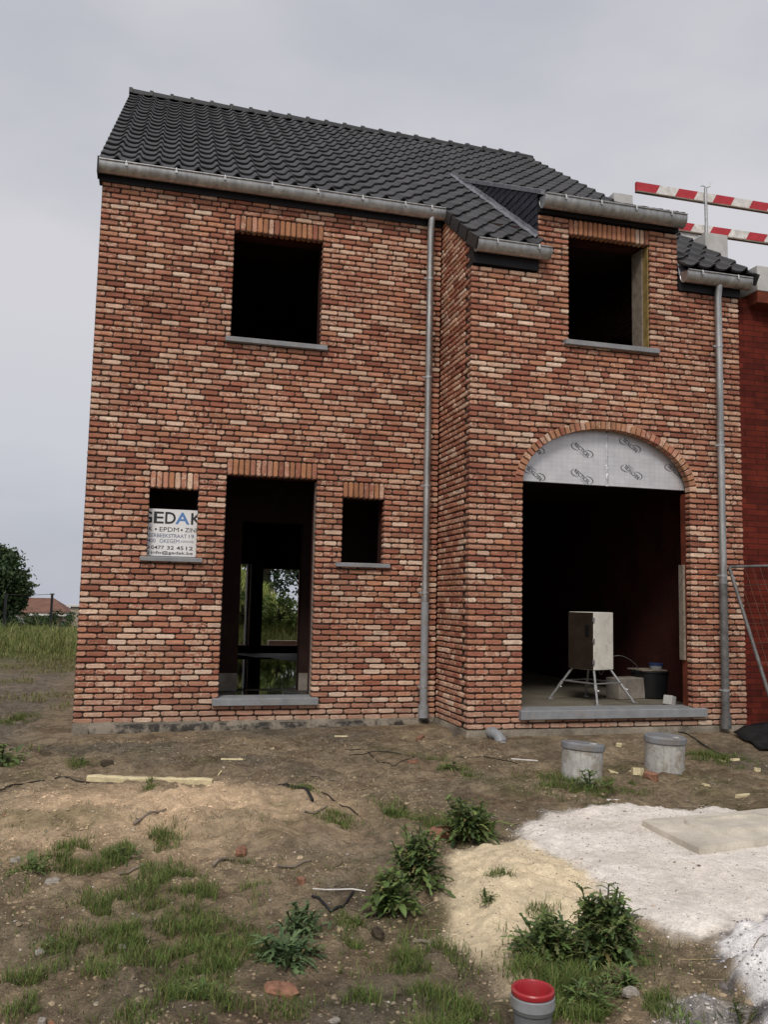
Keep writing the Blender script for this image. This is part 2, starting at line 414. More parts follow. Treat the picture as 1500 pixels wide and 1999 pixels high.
def axis(lo, hi, step, far0, far1):
    a = [float(v) for v in np.arange(lo, hi + 1e-6, step)]
    s = step; v = lo; L = []
    while v > far0: s = min(s * 1.13, 12); v -= s; L.append(v)
    s = step; v = hi; H = []
    while v < far1: s = min(s * 1.13, 12); v += s; H.append(v)
    return np.array(L[::-1] + a + H)
gx = axis(-.9, 5.4, .02, -260, 260); gy = axis(-7.3, -.2, .02, -40, 320)
GX, GY = np.meshgrid(gx, gy)
GZ = ground_z(GX, GY)
def lerp(a, b, t): return a + (np.array(b) - a) * t[..., None]
def ground_color(X, Y, Z):
    n1 = fbm(X, Y, 4, 1.1); n2 = fbm(X + 40, Y, 4, 3.5); n3 = fbm(X - 20, Y + 11, 3, .7)
    c = np.zeros(X.shape + (3,)); c[:] = (.375, .290, .188)
    c = lerp(c, (.235, .195, .14), sstep(-.1, .5, n1))                       # grey trodden earth
    c = lerp(c, (.21, .145, .09), sstep(.05, .5, n2) * .6)                   # brown damp earth
    bx = np.exp(-((X - .8) / 1.25) ** 4) * np.exp(-((Y + 3.6) / .92) ** 2)
    c = lerp(c, (.66, .48, .31), np.clip(bx * (1.0 + .9 * n2), 0, 1))       # dug-out sandy soil
    c = lerp(c, (.38, .28, .18), np.clip(sstep(-5.6, -6.4, Y) * (.45 + n3), 0, .8) * (X < 2.6))
    c = lerp(c, (.17, .155, .072), sstep(.12, .55, fbm(X + 7, Y + 3, 4, 2.2)) * sstep(-.2, -2, Y) * .6)   # mossy film
    lf = sstep(-.15, -.8, X) * sstep(-4, 0, Y)
    c = lerp(c, (.25, .22, .18), lf * .7)
    c = lerp(c, (.085, .10, .03), sstep(8.5, 12.5, Y + 1.2 * n2) * .9)        # field
    c = lerp(c, (.20, .165, .07), sstep(6.5, 9, Y) * (1 - sstep(9.5, 12, Y)) * .5)
    w = .09 * fbm(X, Y, 4, 3.2) + .05 * fbm(X, Y, 3, 12)
    gd = sdist(GRAVEL, X, Y) + w; sd = sdist(SAND, X, Y) + w
    pd = sdist(PILE, X, Y) + w * .8; cd = sdist(CRUST, X, Y) + w
    c = lerp(c, (.70, .575, .39), sstep(-.06, .07, sd) * (1 - .75 * sstep(-5.9, -6.4, Y)))
    c = lerp(c, (.82, .755, .68), sstep(-.05, .06, gd))
    c = lerp(c, (.72, .645, .56), sstep(.0, .4, n2) * sstep(0, .1, gd) * .6)
    c = lerp(c, (.56, .52, .48), sstep(-.05, .06, cd) * .85)
    rim = sstep(-.05, .0, pd) * (1 - sstep(.03, .10, pd + .1 * n2))
    c = lerp(c, (.82, .79, .77), sstep(.0, .05, pd))
    c = lerp(c, (.16, .15, .155), rim * sstep(-.15, .25, fbm(X, Y, 3, 16)) * .9)
    return c
GC = ground_color(GX, GY, GZ)
GA_ = 1 - .85 * sstep(-.05, .1, np.maximum(np.maximum(sdist(SAND, GX, GY), sdist(GRAVEL, GX, GY)), sdist(PILE, GX, GY)))
GA_ = GA_ * (1 - .45 * np.exp(-((GX - .8) / 1.25) ** 4) * np.exp(-((GY + 3.6) / .92) ** 2))
nx, ny = len(gx), len(gy)
me = bpy.data.meshes.new('ground')
VV = np.stack([GX.ravel(), GY.ravel(), GZ.ravel()], 1)
idx = np.arange(nx * ny).reshape(ny, nx)
Q = np.stack([idx[:-1, :-1].ravel(), idx[:-1, 1:].ravel(), idx[1:, 1:].ravel(), idx[1:, :-1].ravel()], 1)
me.vertices.add(len(VV)); me.vertices.foreach_set('co', VV.ravel())
me.loops.add(Q.size); me.loops.foreach_set('vertex_index', Q.ravel().astype(np.int32))
me.polygons.add(len(Q)); me.polygons.foreach_set('loop_start', np.arange(0, Q.size, 4, dtype=np.int32)); me.polygons.foreach_set('loop_total', np.full(len(Q), 4, np.int32))
me.polygons.foreach_set('use_smooth', [True] * len(Q))
me.update(calc_edges=True)
at = me.color_attributes.new('Col', 'FLOAT_COLOR', 'POINT')
at.data.foreach_set('color', np.concatenate([GC.reshape(-1, 3), GA_.reshape(-1, 1)], 1).astype(np.float32).ravel())
me.materials.append(M['ground'])
go = bpy.data.objects.new('ground', me); COL.objects.link(go); go['kind'] = 'structure'

# ------------------------------------------------------------------ the brick house
XC, YD, XR = 3.945, -1.026, 7.348        # return wall, front of the projecting bay, right edge
C = .0625
house = thing('brick_house', 'unfinished red brick house with black tiled roof and empty window openings', 'house', (3.6, 4, -.1))
UP = [(.40, .178, .112), (.43, .205, .134), (.36, .152, .098), (.46, .235, .158), (.30, .115, .076), (.42, .198, .118), (.39, .175, .116), (.33, .130, .085)]
CR = [(.66, .48, .36), (.60, .42, .31), (.70, .54, .42), (.58, .38, .27), (.54, .33, .23)]

def brick_color():
    r = rng.random()
    if r < .13:
        c = np.array(CR[rng.integers(5)]); a = .10
    elif r < .42:
        c = np.array(UP[rng.integers(8)]); a = rng.uniform(.04, .17)
    else:
        c = np.array(UP[rng.integers(8)]); a = rng.uniform(-.14, .06)
    return (*(c * rng.uniform(.80, 1.16)), a)

def one_brick(mb, fr, s0, s1, t0, t1, D, col):
    """a moulded brick with rounded, slightly irregular edges; fr maps (s,t,d) to the world"""
    e = .013; j = lambda a: rng.uniform(-a, a)
    s0 += j(.002); s1 += j(.002)
    sl = j(.0025)
    ol = []
    ds, dt = s1 - s0, t1 - t0
    e = min(e, ds * .3, dt * .3)
    pts = [(e, 0), (.33 * ds, 0), (.66 * ds, 0), (ds - e, 0), (ds, e), (ds, dt - e), (ds - e, dt), (.66 * ds, dt), (.33 * ds, dt), (e, dt), (0, dt - e), (0, e)]
    pts = [(p + j(.0018), q + j(.0022) + sl * (p / max(ds, .01) - .5)) for p, q in pts]
    f0 = j(.0035); tl = j(.003)
    V = []
    for dd, ins in ((-D, 0), (-.010, 0), (0, .0065)):
        for p, q in pts:
            pp = p + (ins if p < ds * .2 else -ins if p > ds * .8 else 0); qq = q + (ins if q < dt * .5 else -ins)
            V.append(fr(s0 + pp, t0 + qq, dd + (f0 + tl * (p / ds - .5) + j(.0012) if dd > -.02 else 0)))
    V.append(fr(s0 + ds / 2, t0 + dt / 2, f0 + j(.002)))
    n = 12; F = []
    for r in range(2):
        for i in range(n):
            k = (i + 1) % n; F.append((r * n + i, r * n + k, (r + 1) * n + k, (r + 1) * n + i))
    F += [(2 * n + i, 2 * n + (i + 1) % n, 3 * n) for i in range(n)]
    mb.add(V, F, 0, col)

def intervals(s0, s1, tc, holes):
    iv = [(s0, s1, 1, 1)]
    for h in holes:
        a = h(tc)
        if not a: continue
        out = []
        for p, q, u, w in iv:
            if a[1] <= p or a[0] >= q: out.append((p, q, u, w)); continue
            if a[0] > p: out.append((p, a[0], u, 1))
            if a[1] < q: out.append((a[1], q, 1, w))
        iv = out
    return iv

def brickwork(mb, fr, s0, s1, z0, nrow, holes, quoin=(None, None), top=None):
    """coursed wild-bond brickwork with raked dark joints; quoin = real brick depth at the two ends"""
    prev = []
    for r in range(nrow):
        t0 = z0 + r * C; tc = t0 + C / 2
        cuts = []
        for (a, b, u, w) in intervals(s0, s1, tc, holes):
            L = b - a
            if L < .03: continue
            mb.add([fr(a, t0, -.020), fr(b, t0, -.020), fr(b, t0 + C, -.020), fr(a, t0 + C, -.020)], [(0, 1, 2, 3)], 1, (1, 1, 1, 1))
            p = a; first = True
            while p < b - .01:
                if first: l = .092 if (r % 2) else .192
                else:
                    l = .192 + rng.uniform(-.005, .005) if rng.random() > .1 else rng.choice([.092, .145])
                    for _ in range(4):
                        if any(abs(p + l - q) < .03 for q in prev): l = rng.choice([.192, .145, .092, .17])
                if b - (p + l) < .06: l = b - p if b - p < .235 else (b - p) / 2 - .005
                if first and quoin[0] is not None and a == s0 or (p + l > b - .01): D = .095
                elif first: D = .095
                else: D = .03
                one_brick(mb, fr, p, min(p + l, b), t0 + .0078, t0 + C - .0078, D, brick_color())
                p += l + .008; cuts.append(p); first = False
        prev = cuts

def rect(a, b, z0, z1): return lambda t: (a, b) if z0 < t < z1 else None

# main wall: openings, each with its soldier-course lintel above
Z0 = -.017
OPEN = dict(up=(1.457, 2.486, 4.20, Z0 + 88 * C), door=(1.476, 2.493, .20, Z0 + 43 * C), small=(.660, 1.178, 1.72, Z0 + 40 * C), small2=(2.799, 3.290, 1.71, Z0 + 40 * C))
holes = []
for a, b, z0, z1 in OPEN.values():
    holes.append(rect(a, b, z0, z1 + 3 * C))
mb = MB()
fr_main = lambda s, t, d: (s, -d, t)
brickwork(mb, fr_main, 0, XC, Z0, 94, holes, (1, None))
mb.build('wall', [M['brick'], M['mortar']], house)

# bay: return wall, front with dormer front, arch
AX, ARX, ARB, AZ0 = 5.605, 1.036, .65, 2.63          # arch centre, half span, rise, springing
def arch_out(t):
    if t < .19: return None
    if t < AZ0: return (AX - ARX, AX + ARX)
    q = (t - AZ0) / (ARB + .080)
    if q >= 1: return None
    h = (ARX + .080) * math.sqrt(1 - q * q)
    return (AX - h, AX + h)
WB = (5.119, 6.151, 4.25, 88 * C)
bh = [arch_out, rect(WB[0], WB[1], WB[2], WB[3] + 3 * C), lambda t: (XC - 1, 4.735) if t > 5.02 else None, lambda t: (6.525, XR + 1) if t > 5.02 else None]
mb = MB()
fr_bay = lambda s, t, d: (s, YD - d, t)
brickwork(mb, fr_bay, XC, XR, 0, 91, bh, (1, 1))
mb.build('wall', [M['brick'], M['mortar']], house)
mb = MB()
fr_ret = lambda s, t, d: (XC - d, -s, t)       # s runs from the corner towards the viewer
roofcut = lambda t: (6.02 - t - .09) / math.tan(math.radians(36.3)) if t > 5 else 9
for r in range(95):
    tc = r * C + C / 2
    end = -YD - (.102 if r % 2 else .202)
    lim = min(end, roofcut(tc))
    if lim < .08: continue
    a0 = .0; p = a0; f0 = fr_ret
    mb.add([fr_ret(a0, r * C, -.020), fr_ret(min(-YD - .012, lim + .21), r * C, -.020), fr_ret(min(-YD - .012, lim + .21), r * C + C, -.020), fr_ret(a0, r * C + C, -.020)], [(3, 2, 1, 0)], 1, (1, 1, 1, 1))
    first = True
    while p < lim - .02:
        l = (.1 if r % 2 else .05) if first else (.192 if rng.random() > .25 else .092)
        if lim - p - l < .05: l = lim - p
        one_brick(mb, fr_ret, p, p + l, r * C + .0078, r * C + C - .0078, .03, brick_color()); p += l + .0095; first = False
# flip is not needed: both faces shade alike
mb.build('wall', [M['brick'], M['mortar']], house)

def soldier(a, b, z0, fr, nh=3):
    mb = MB(); n = round((b - a) / .0625); w = (b - a) / n; z1 = z0 + nh * C
    mb.add([fr(a, z0, -.020), fr(b, z0, -.020), fr(b, z1, -.020), fr(a, z1, -.020)], [(0, 1, 2, 3)], 1)
    fs = lambda s, t, d: fr(t, s, d)
    for i in range(n):
        col = np.array(brick_color()); 
        if rng.random() < .6: col[:3] = np.array((.43, .20, .105)) * rng.uniform(.8, 1.1); col[3] = rng.uniform(-.2, .05)
        one_brick(mb, fs, z0 + .004, z1 - .006, a + i * w + .005, a + (i + 1) * w - .005, .095, col)
    return mb.build('lintel', [M['brick'], M['mortar']], house)
for a, b, z0, z1 in OPEN.values(): soldier(a, b, z1, fr_main)
soldier(WB[0], WB[1], WB[3], fr_bay)

# garage arch of headers on edge
mb = MB()
th = np.linspace(0, PI, 400); px = AX - ARX * np.cos(th); pz = AZ0 + ARB * np.sin(th)
sl = np.concatenate([[0], np.cumsum(np.hypot(np.diff(px), np.diff(pz)))]); nb = 43
for i in range(nb):
    q = []
    for u in (i / nb, (i + 1) / nb):
        k = np.interp(u * sl[-1], sl, th)
        n = np.array([-math.cos(k) / ARX, math.sin(k) / ARB]); n /= np.linalg.norm(n)
        b0 = np.array([AX - ARX * math.cos(k), AZ0 + ARB * math.sin(k)])
        q.append((b0, b0 + n * .094))
    def fr_a(s, t, d, q=q):
        lo = q[0][0] + (q[0][1] - q[0][0]) * s; hi = q[1][0] + (q[1][1] - q[1][0]) * s
        p = lo + (hi - lo) * t; return (p[0], YD - .007 - d, p[1])
    V = [fr_a(s, t, d) for d, e in ((-.1, 0), (-.010, 0), (0, .08)) for s, t in ((.02 + e * .7, .08 + e), (.98 - e * .7, .08 + e), (.98 - e * .7, .92 - e), (.02 + e * .7, .92 - e))]
    V = [tuple(np.array(v) + rng.uniform(-.0015, .0015, 3)) for v in V]
    F = [(8, 9, 10, 11)] + [(r * 4 + a, r * 4 + (a + 1) % 4, r * 4 + 4 + (a + 1) % 4, r * 4 + 4 + a) for r in range(2) for a in range(4)]
    col = np.array(brick_color()); 
    if rng.random() < .5: col[:3] = np.array((.42, .21, .12)) * rng.uniform(.8, 1.1)
    mb.add(V, F, 0, col)
    mb.add([fr_a(0, 0, -.020), fr_a(1, 0, -.020), fr_a(1, 1, -.020), fr_a(0, 1, -.020)], [(0, 1, 2, 3)], 1)
mb.build('arch', [M['brick'], M['mortar']], house)

# plinth
mb = MB()
pl = [(-.03, .02), (.4, .0), (1.2, -.012), (2.3, .008), (3.2, -.01), (3.93, .0)]
def plinth(P, top, dep, bot=-.3):
    """rough concrete strip under the bricks along a list of (x, y) points"""
    V = []; F = []; n = 0
    for (x0, y0), (x1, y1) in zip(P, P[1:]):
        m = max(2, int(math.hypot(x1 - x0, y1 - y0) / .05))
        for i in range(m): V.append((x0 + (x1 - x0) * i / m, y0 + (y1 - y0) * i / m))
    V.append(P[-1]); W = []
    nn = np.array([[0, -1]] * len(V), float)
    for i, (x, y) in enumerate(V):
        a = V[max(i - 1, 0)]; b = V[min(i + 1, len(V) - 1)]
        d = np.array([b[0] - a[0], b[1] - a[1]]); d /= np.linalg.norm(d); nrm = np.array([d[1], -d[0]])
        k = fbm(np.array([x * 6]), np.array([y * 6]), 3, 1)[0]
        for z, o in ((top, -.03), (top - .001, dep * .6 + k * .008), (top - .02, dep + k * .02), (top - .05, dep + k * .03 + .005), (bot, dep + .02)):
            W.append((x + nrm[0] * o, y + nrm[1] * o, z + (k * .006 if o > 0 and z > bot else 0)))
    for i in range(len(V) - 1):
        for j in range(4): F.append((i * 5 + j, i * 5 + 5 + j, i * 5 + 6 + j, i * 5 + 1 + j))
    mb.add(W, F)
plinth([(0, 10), (0, 0), (XC, 0), (XC, YD), (XR, YD), (XR, .2)], -.001, .012)
mb.build('plinth', M['concrete'], house, 60)
mb = MB()                                              # black damp-proof smear of bitumen along the left plinth
tar = NT('bitumen_smear'); tar.set(.6); tar.base(tar.mix(tar.ramp(tar.noise(5, 6, .72), [(.44, 0.0), (.56, 1.0)]), (.030, .026, .022), (.23, .195, .15)))
V = []; F = []
for i, x in enumerate(np.linspace(.16, 3.9, 80)):
    k = fbm(np.array([x * 5]), np.array([2.2]), 3, 1)[0]
    V += [(x, -.036, -.022 + k * .012), (x, -.047, -.05), (x, -.050, -.16)]
    if i: F += [(3 * i - 3, 3 * i, 3 * i + 1, 3 * i - 2), (3 * i - 2, 3 * i + 1, 3 * i + 2, 3 * i - 1)]
mb.add(V, F); mb.build('damp_course', tar.mat, house, 60)

# sills
def sill(x0, x1, y0, y1, z0, z1, name='window_sill'):
    mb = MB()
    V = []; n = 24
    mb.prism([(y1, z1 + .012), (y0 + .006, z1), (y0, z1 - .006), (y0, z0 + .004), (y0 + .004, z0), (y0 + .02, z0), (y0 + .024, z0 + .008), (y0 + .032, z0 + .008), (y0 + .036, z0), (y1, z0)], x0, x1, axis=0)
    return mb.build(name, M['stone'], house, 30)
sill(1.40, 2.556, -.055, .16, 4.172, 4.228)
sill(.590, 1.242, -.05, .10, 1.690, 1.736)
sill(2.728, 3.36, -.05, .16, 1.692, 1.738)
sill(1.412, 2.562, -.06, .20, .160, .236, 'door_sill')
sill(5.052, 6.238, YD - .055, YD + .18, 4.205, 4.262)
sill(4.530, 6.785, YD - .06, YD + .22, .104, .196, 'garage_sill')

# inner leaf, floors, partitions (dark unplastered block)
def holed(mb, axis, p0, p1, a0, a1, z0, z1, hs):
    """thick wall between p0 and p1, running a0..a1 along the other axis, with rectangular holes"""
    sa = sorted({a0, a1, *[h[0] for h in hs], *[h[1] for h in hs]}); sz = sorted({z0, z1, *[h[2] for h in hs], *[h[3] for h in hs]})
    for i in range(len(sa) - 1):
        for k in range(len(sz) - 1):
            ca, cz = (sa[i] + sa[i + 1]) / 2, (sz[k] + sz[k + 1]) / 2
            if any(h[0] < ca < h[1] and h[2] < cz < h[3] for h in hs): continue
            if axis == 'y': mb.box((sa[i], p0, sz[k]), (sa[i + 1], p1, sz[k + 1]))
            else: mb.box((p0, sa[i], sz[k]), (p1, sa[i + 1], sz[k + 1]))
mb = MB()
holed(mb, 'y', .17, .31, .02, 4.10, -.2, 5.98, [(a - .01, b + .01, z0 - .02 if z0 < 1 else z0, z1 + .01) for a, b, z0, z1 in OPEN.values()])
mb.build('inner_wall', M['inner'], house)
mb = MB()
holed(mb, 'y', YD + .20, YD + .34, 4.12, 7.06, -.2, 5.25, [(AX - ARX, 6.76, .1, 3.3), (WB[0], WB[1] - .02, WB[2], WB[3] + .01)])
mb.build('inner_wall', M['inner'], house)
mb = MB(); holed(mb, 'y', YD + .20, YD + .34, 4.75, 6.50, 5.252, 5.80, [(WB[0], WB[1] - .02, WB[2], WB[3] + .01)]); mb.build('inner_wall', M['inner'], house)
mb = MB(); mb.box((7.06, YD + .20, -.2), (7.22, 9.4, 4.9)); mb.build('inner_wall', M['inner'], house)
mb = MB(); mb.box((4.12, YD + .345, -.2), (4.28, 9.4, 5.0)); mb.build('inner_wall', M['inner'], house)
mb = MB(); mb.box((4.285, 4.6, .12), (7.055, 4.76, 2.85)); mb.build('inner_wall', M['inner'], house)
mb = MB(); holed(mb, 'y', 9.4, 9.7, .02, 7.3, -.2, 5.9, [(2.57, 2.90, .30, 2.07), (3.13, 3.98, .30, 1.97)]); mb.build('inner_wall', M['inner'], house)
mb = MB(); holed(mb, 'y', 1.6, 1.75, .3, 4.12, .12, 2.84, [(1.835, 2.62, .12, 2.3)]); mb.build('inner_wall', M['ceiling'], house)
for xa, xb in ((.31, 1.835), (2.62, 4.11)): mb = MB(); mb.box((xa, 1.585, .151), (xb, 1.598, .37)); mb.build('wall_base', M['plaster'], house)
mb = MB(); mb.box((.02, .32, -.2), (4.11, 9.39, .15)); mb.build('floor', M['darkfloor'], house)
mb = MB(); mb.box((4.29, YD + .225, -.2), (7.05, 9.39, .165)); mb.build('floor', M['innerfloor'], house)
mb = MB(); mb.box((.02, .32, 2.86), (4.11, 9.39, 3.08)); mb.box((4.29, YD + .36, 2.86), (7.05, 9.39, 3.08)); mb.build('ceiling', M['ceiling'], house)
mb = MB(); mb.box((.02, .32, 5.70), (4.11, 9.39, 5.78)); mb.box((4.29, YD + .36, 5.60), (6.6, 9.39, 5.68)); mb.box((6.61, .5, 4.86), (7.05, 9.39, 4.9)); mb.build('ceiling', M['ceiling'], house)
# gable wall on the left, rear wall
mb = MB()
TP = math.tan(math.radians(36.3)); RY = 4.93
EZ = lambda y: 6.02 + (y + .10) * TP
mb.prism([(.10, -.2), (10.8, -.2), (10.8, 6.0), (RY, EZ(RY) - .12), (.10, EZ(.10) - .10)], 0.0, .10, axis=0)
mb.build('gable_wall', M['sidebrick'], house)
mb = MB(); mb.prism([(YD + .11, -.2), (10.8, -.2), (10.8, 6.0), (RY, EZ(RY) - .12), (YD + .11, EZ(YD + .11) - .10)], 7.24, 7.34, axis=0); mb.build('gable_wall', M['sidebrick'], house)
mb = MB(); holed(mb, 'y', 9.72, 9.82, .1, 7.24, -.2, 6.1, [(2.57, 2.90, .30, 2.07), (3.13, 3.98, .30, 1.97)]); mb.build('rear_wall', M['sidebrick'], house)
mb = MB(); mb.box((2.80, 9.45, .30), (2.86, 9.8, 2.07)); mb.build('door_post', M['white_paint'], house)

# reveals on the right side of the openings
mb = MB(); mb.box((2.495, .10, .24), (2.52, .168, 2.66)); mb.build('reveal', M['plaster'], house)
mb = MB(); mb.box((6.120, YD + .125, WB[2] + .01), (6.135, YD + .34, WB[3])); mb.build('reveal', M['grey_wood'], house)
mb = MB(); mb.box((6.138, YD + .03, WB[2] + .012), (6.150, YD + .158, WB[3] - .004)); mb.build('insulation_edge', M['yellowins'], house)
mb = MB(); mb.box((6.646, YD + .10, .2), (6.72, YD + .197, 2.62)); mb.build('reveal', M['redreveal'], house)
mb = MB(); mb.box((6.612, YD + .115, .72), (6.640, YD + .20, 1.80)); mb.build('reveal_board', M['grey_wood'], house)

# insulation board closing the head of the arch
mb = MB()
o1 = [(x, z) for x, z in zip(px, pz)]
yb = -.90
def arch_panel(x0, x1):
    P = [(x0, 2.665)] + [(x1, 2.665)]
    xs = np.linspace(x1, x0, 24)
    for x in xs:
        q = min(abs(x - AX) / (ARX + .05), 1.0); P.append((x, max(2.68, AZ0 + (ARB + .05) * math.sqrt(1 - q * q))))
    mb.prism(P, yb, yb + .05, axis=1)
arch_panel(AX - ARX - .06, 5.648); arch_panel(5.660, AX + ARX + .10)
panel = mb.build('insulation_panel', M['foil'], house)
mb = MB()
V = []; F = []
for i, z in enumerate(np.linspace(2.66, 3.27, 26)):
    k = rng.uniform(-.004, .004); V += [(5.638 + k, yb - .002, z), (5.654 + k, yb - .007 + rng.uniform(-.003, .002), z), (5.672 + k, yb - .002, z)]
    if i: F += [(3 * i - 3, 3 * i - 2, 3 * i + 1, 3 * i), (3 * i - 2, 3 * i - 1, 3 * i + 2, 3 * i + 1)]
mb.add(V, F); mb.build('tape', M['tape'], panel)

def text_mesh(txt, bold=0.0):
    cu = bpy.data.curves.new('txt', 'FONT'); cu.body = txt; cu.offset = bold; cu.resolution_u = 3
    ob = bpy.data.objects.new('txt', cu); COL.objects.link(ob); bpy.context.view_layer.update()
    mm = bpy.data.meshes.new_from_object(ob.evaluated_get(bpy.context.evaluated_depsgraph_get()))
    V = np.array([v.co[:] for v in mm.vertices]); F = [tuple(p.vertices) for p in mm.polygons]
    bpy.data.objects.remove(ob); bpy.data.curves.remove(cu); bpy.data.meshes.remove(mm)
    return V[:, :2], F
def put_text(mb, txt, x0, x1, z0, z1, y, bold=0.0, mi=0, M2=None):
    V, F = text_mesh(txt, bold)
    lo, hi = V.min(0), V.max(0); V = (V - lo) / (hi - lo)
    P = np.stack([x0 + V[:, 0] * (x1 - x0), np.full(len(V), y), z0 + V[:, 1] * (z1 - z0)], 1)
    if M2 is not None: P = P @ np.array(M2)[:3, :3].T + np.array(M2)[:3, 3]
    mb.add(P, F, mi)

mb = MB()
def swoosh(mb, Mx, cx, cz, rx, rz, a0, a1, w):
    V = []; F = []
    for i, a in enumerate(np.linspace(math.radians(a0), math.radians(a1), 22)):
        ww = w * (.35 + math.sin(PI * i / 21))
        V += [(cx + (rx + ww) * math.cos(a), 0, cz + (rz + ww) * math.sin(a)), (cx + (rx - ww) * math.cos(a), 0, cz + (rz - ww) * math.sin(a))]
        if i: F.append((2 * i - 2, 2 * i - 1, 2 * i + 1, 2 * i))
    mb.add(np.array(V) @ np.array(Mx)[:3, :3].T + np.array(Mx)[:3, 3], F, 0)
def recticel(cx, cz, flip):
    mb = MB()
    base = rot(0, math.radians(38) + (PI if flip else 0), 0, (cx, yb - .0015, cz))
    put_text(mb, 'RECTICEL', -.112, .112, -.022, .022, 0, .02, 0, base)
    put_text(mb, 'insulation', -.005, .085, -.044, -.030, 0, 0, 0, base)
    flat = rot(0, math.radians(8) + (PI if flip else 0), 0, (cx, yb - .0012, cz))
    swoosh(mb, flat, -.065, .03, .075, .042, 120, 285, .004)
    swoosh(mb, flat, .065, -.03, .075, .042, -55, 105, .004)
    mb.build('lettering', M['ink'], panel)
for a in ((5.345, 3.052, 0), (5.342, 2.752, 0), (4.752, 2.755, 1), (4.745, 3.052, 1), (5.968, 2.839, 1), (5.950, 3.150, 1), (6.535, 2.880, 1)): recticel(*a)

# ------------------------------------------------------------------ roof
PX = .218; GA = .345; NH = 17
ca, sa_ = math.cos(math.radians(36.3)), math.sin(math.radians(36.3))
def on_roof(x, s, h): return (x + max(s, 0) * (.012 - .022 * x / 7.4), -.10 + s * ca - h * sa_, 6.02 + s * sa_ + h * ca)
def tile_prof(a): return .010 + .042 * np.exp(-(np.abs(a - .82) / np.where(a < .82, .16, .105)) ** 2.6) - .010 * np.sin(PI * np.clip(a / .62, 0, 1))
XL, XRR = -.028, 7.47
STOP = (RY + .10) / ca
DS = (1.87 + .10) / ca               # dormer roof meets the main slope here
mb = MB(); A = np.concatenate([np.linspace(-.06, .55, 7), np.linspace(.60, 1.03, 12)])
def field(x0, x1, s0, s1, lim=lambda x: (-1e9, 1e9)):
    ncol = int(math.ceil((x1 - XL) / PX)) + 1; r0 = math.floor((s0 - .02) / GA); r1 = math.ceil(s1 / GA)
    for r in range(r0, r1):
        for k in range(ncol):
            xa = XL + k * PX
            if xa + PX < x0 + .02 or xa > x1 - .02: continue
            h1, h2, h3, h4 = np.random.default_rng((r + 50) * 1000 + k).random(4); jit = (h1 - .5) * .008; jh = -.002 + .005 * h2
            lo = max(r * GA + jit, s0); hi = min((r + 1) * GA + .045, s1)
            if hi - lo < .06: continue
            xs = np.clip(xa + A * PX + (h3 - .5) * .004, x0, x1); h = tile_prof((xs - xa) / PX) + jh
            fr_ = (lo - r * GA) / GA
            V = [on_roof(x, lo + .004, hh - .020 + .030 * (1 - fr_)) for x, hh in zip(xs, h)]
            V += [on_roof(x, lo, hh + .004 + .030 * (1 - fr_)) for x, hh in zip(xs, h)] + [on_roof(x, lo + .012, hh + .012 + .030 * (1 - fr_)) for x, hh in zip(xs, h)] + [on_roof(x, hi, hh + .004) for x, hh in zip(xs, h)]
            n = len(A); F = [(a * n + i, a * n + i + 1, a * n + n + i + 1, a * n + n + i) for a in range(3) for i in range(n - 1)]
            F += [(0, n, 2 * n, 3 * n)][:1] + [(n - 1, 4 * n - 1, 3 * n - 1, 2 * n - 1)]
            c = .040 * (.72 + .56 * h4); mb.add(V, F, 0, (c, c * .97, c * 1.0, 1))
SB = (YD - .10 + .10 + .0) / ca       # low eave of the bay along the slope
field(XL, 4.74, .0, STOP)
field(3.955, 4.74, SB - .03, .045)
field(4.74, XRR, DS, STOP)
field(6.53, XRR, SB - .03, DS + .045)
# shallow dormer roof
def field_d():
    tp = .532; d0 = (YD - .13, 5.885)
    L = (1.87 - d0[0]) / math.cos(math.atan(tp)); c2, s2 = math.cos(math.atan(tp)), math.sin(math.atan(tp))
    for r in range(int(L / GA) + 1):
        for k in range(9):
            lo, hi = r * GA, min((r + 1) * GA + .04, L)
            if hi - lo < .05: continue
            xs = np.clip(4.74 + (k + A) * PX, 4.73, 6.54); h = tile_prof(A) - .055; n = len(A)
            f = lambda x, s, hh: (x, d0[0] + s * c2 - hh * s2, d0[1] + s * s2 + hh * c2)
            V = [f(x, lo, hh) for x, hh in zip(xs, h)] + [f(x, lo, hh + .02) for x, hh in zip(xs, h)] + [f(x, hi, hh) for x, hh in zip(xs, h)]
            mb.add(V, [(a * n + i, a * n + i + 1, a * n + n + i + 1, a * n + n + i) for a in range(2) for i in range(n - 1)], 0, (.03, .029, .03, 1))
field_d()
roof = mb.build('roof', M['tile'], house, 50)
# underlay decks and the rear slope
mb = MB()
def deck(x0, x1, s0, s1, h=-.03):
    mb.add([on_roof(x0, s0, h), on_roof(x1, s0, h), on_roof(x1, s1, h), on_roof(x0, s1, h)], [(0, 1, 2, 3)])
deck(XL + .02, 3.95, .03, STOP); deck(3.95, 4.738, SB, STOP); deck(4.738, 6.53, DS, STOP); deck(6.53, XRR - .02, SB, STOP)
ZR = EZ(RY)
mb.add([(XL + .08, RY, ZR), (XRR - .07, RY, ZR), (XRR - .07, 11.1, ZR - (11.1 - RY) * TP), (XL, 11.1, ZR - (11.1 - RY) * TP)], [(0, 1, 2, 3)])
mb.build('roof_deck', M['fascia'], roof)
